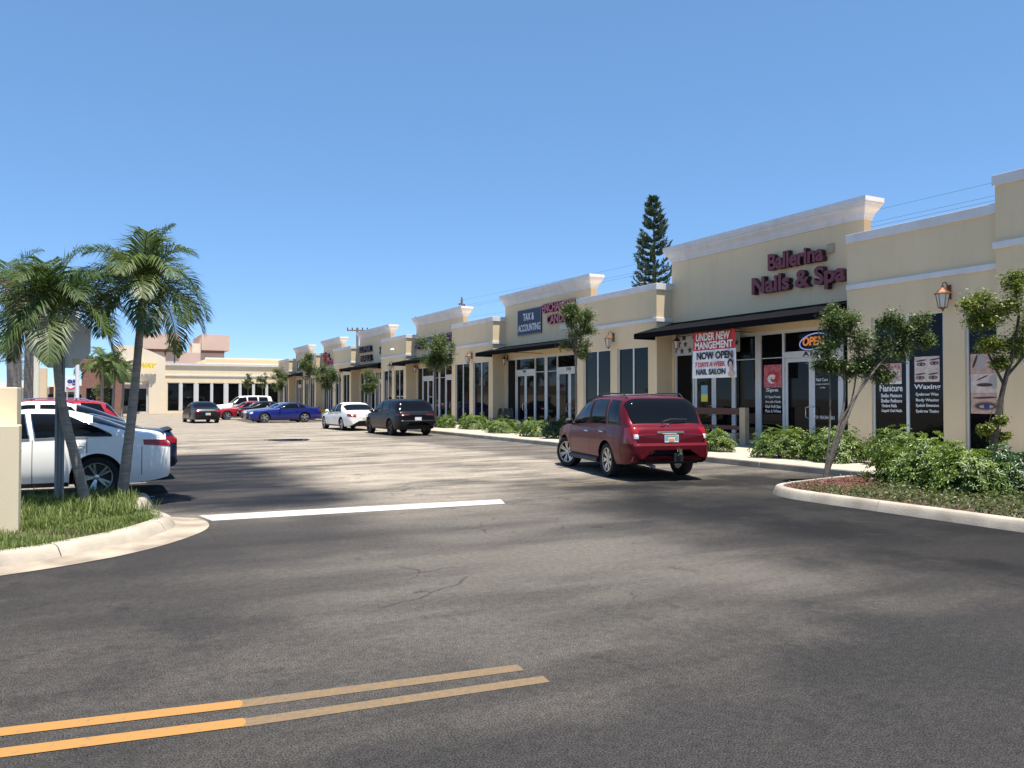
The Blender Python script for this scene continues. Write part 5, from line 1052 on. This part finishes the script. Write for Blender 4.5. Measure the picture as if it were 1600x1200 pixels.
XOV = dict(SUVB, tailmat=M['tail'], L=4.5, wb=2.66, fo=.9, W=1.85, rails=(2.2, 3.9), railmat=M['alloy'])
XOVW = dict(XOV, rails=None, n=4.5, top=[(0, .76), (.15, .90), (.5, .99), (1.2, 1.08), (1.35, 1.13), (2.0, 1.53), (2.4, 1.61), (2.8, 1.61), (3.4, 1.50), (4.0, 1.28), (4.4, 1.08), (4.5, .95)], belt=[(0, .66), (.5, .88), (1.2, .98), (4.0, 1.06), (4.35, 1.03), (4.5, .9)], win=[(1.45, 2.1, 2.5, 2.55), (2.63, 2.6, 3.2, 3.7)], rg=(3.3, 4.3), seams=[1.42, 2.58])
WSUV = dict(SUVB, tailmat=M['tail'], L=5.2, wb=3.0, fo=.95, W=2.0, rw=.38, top=[(0, .95), (.1, 1.05), (1.3, 1.16), (1.5, 1.2), (2.2, 1.78), (2.5, 1.86), (3.5, 1.89), (4.6, 1.87), (4.9, 1.8), (5.05, 1.2), (5.2, 1.0)], belt=[(0, .85), (.3, 1.0), (1.4, 1.1), (4.9, 1.15), (5.2, .95)], win=[(1.62, 2.25, 2.8, 2.85), (2.95, 2.92, 3.7, 3.75), (3.85, 3.82, 4.55, 4.65)], ws=(1.55, 2.22), rg=(4.9, 5.04), seams=[1.6, 2.9, 3.8], handles=[2.7, 3.6])
WH = carpaint('white', (.86, .84, .79), 0, .2, .3); BK = carpaint('black', (.005, .0055, .008), 0, .22, .15); RD = carpaint('dark_red', (.12, .005, .012), .3, .28, .2); RD2 = carpaint('red', (.36, .012, .02), .2); BL = carpaint('blue', (.012, .022, .19), .4); NV = carpaint('navy', (.008, .016, .045), .1, .3, .2); GY = carpaint('grey', (.013, .015, .018), .1, .3, .2); SV = carpaint('silver', (.34, .36, .39), .5)
LT = 'cars parked nose in along the left'; RT = 'cars parked along the far shops'
hd = lambda deg: R(90 - deg)      # heading measured right of +Y
car('parked_suv', 'dark red suv with roof rails and tow hitch in front of the near shops', 'car', SUVR, (10.60, 13.98), hd(12.5), RD, steer=R(24), rim='split')
car('parked_suv', 'glossy black suv parked near the bushy street tree', 'car', SUVB, (12.62, 34.25), hd(-1.5), BK, rim='dark')
car('parked_sedan', 'white sedan partly hidden behind the black suv', 'car', SEDM, (12.15, 40.7), hd(-3), WH)
car('parked_coupe', 'bright blue two-door coupe, nearest of the far row', 'car', COUP, (12.75, 56.3), R(180 + 3), BL, RT)
car('parked_coupe', 'silver car tucked behind the blue coupe', 'car', COUP, (12.9, 59.3), R(180), SV, RT)
car('parked_sedan', 'black sedan with red tail lamps between silver and red cars', 'car', SEDM, (10.6, 62.3), R(0), BK, RT)
car('parked_sedan', 'red sedan in the far row next to the white suv', 'car', SEDM, (11.9, 65.3), R(180), RD2, RT)
car('parked_suv', 'boxy white suv at the back of the far row', 'car', WSUV, (12.6, 72), R(180), WH, RT)
car('driving_sedan', 'dark grey sedan seen from behind on the open lot', 'car', SEDM, (6.55, 57.6), hd(-4), GY)
car('parked_sedan', 'white sedan nearest in the left row, behind the palm trunks', 'car', SEDC, (.02, 15.95), R(180), WH, LT)
car('parked_coupe', 'dark navy coupe with spoiler behind the nearest white sedan', 'car', dict(COUP, spoilmat=M['black']), (.28, 18.6), R(180), NV, LT)
car('parked_suv', 'white crossover in the left row showing only roof and side windows', 'car', XOVW, (-.14, 21.3), R(180), WH, LT)
car('parked_suv', 'bright red crossover with silver roof rails in the left row', 'car', XOV, (-.45, 24.2), R(180), RD2, LT)
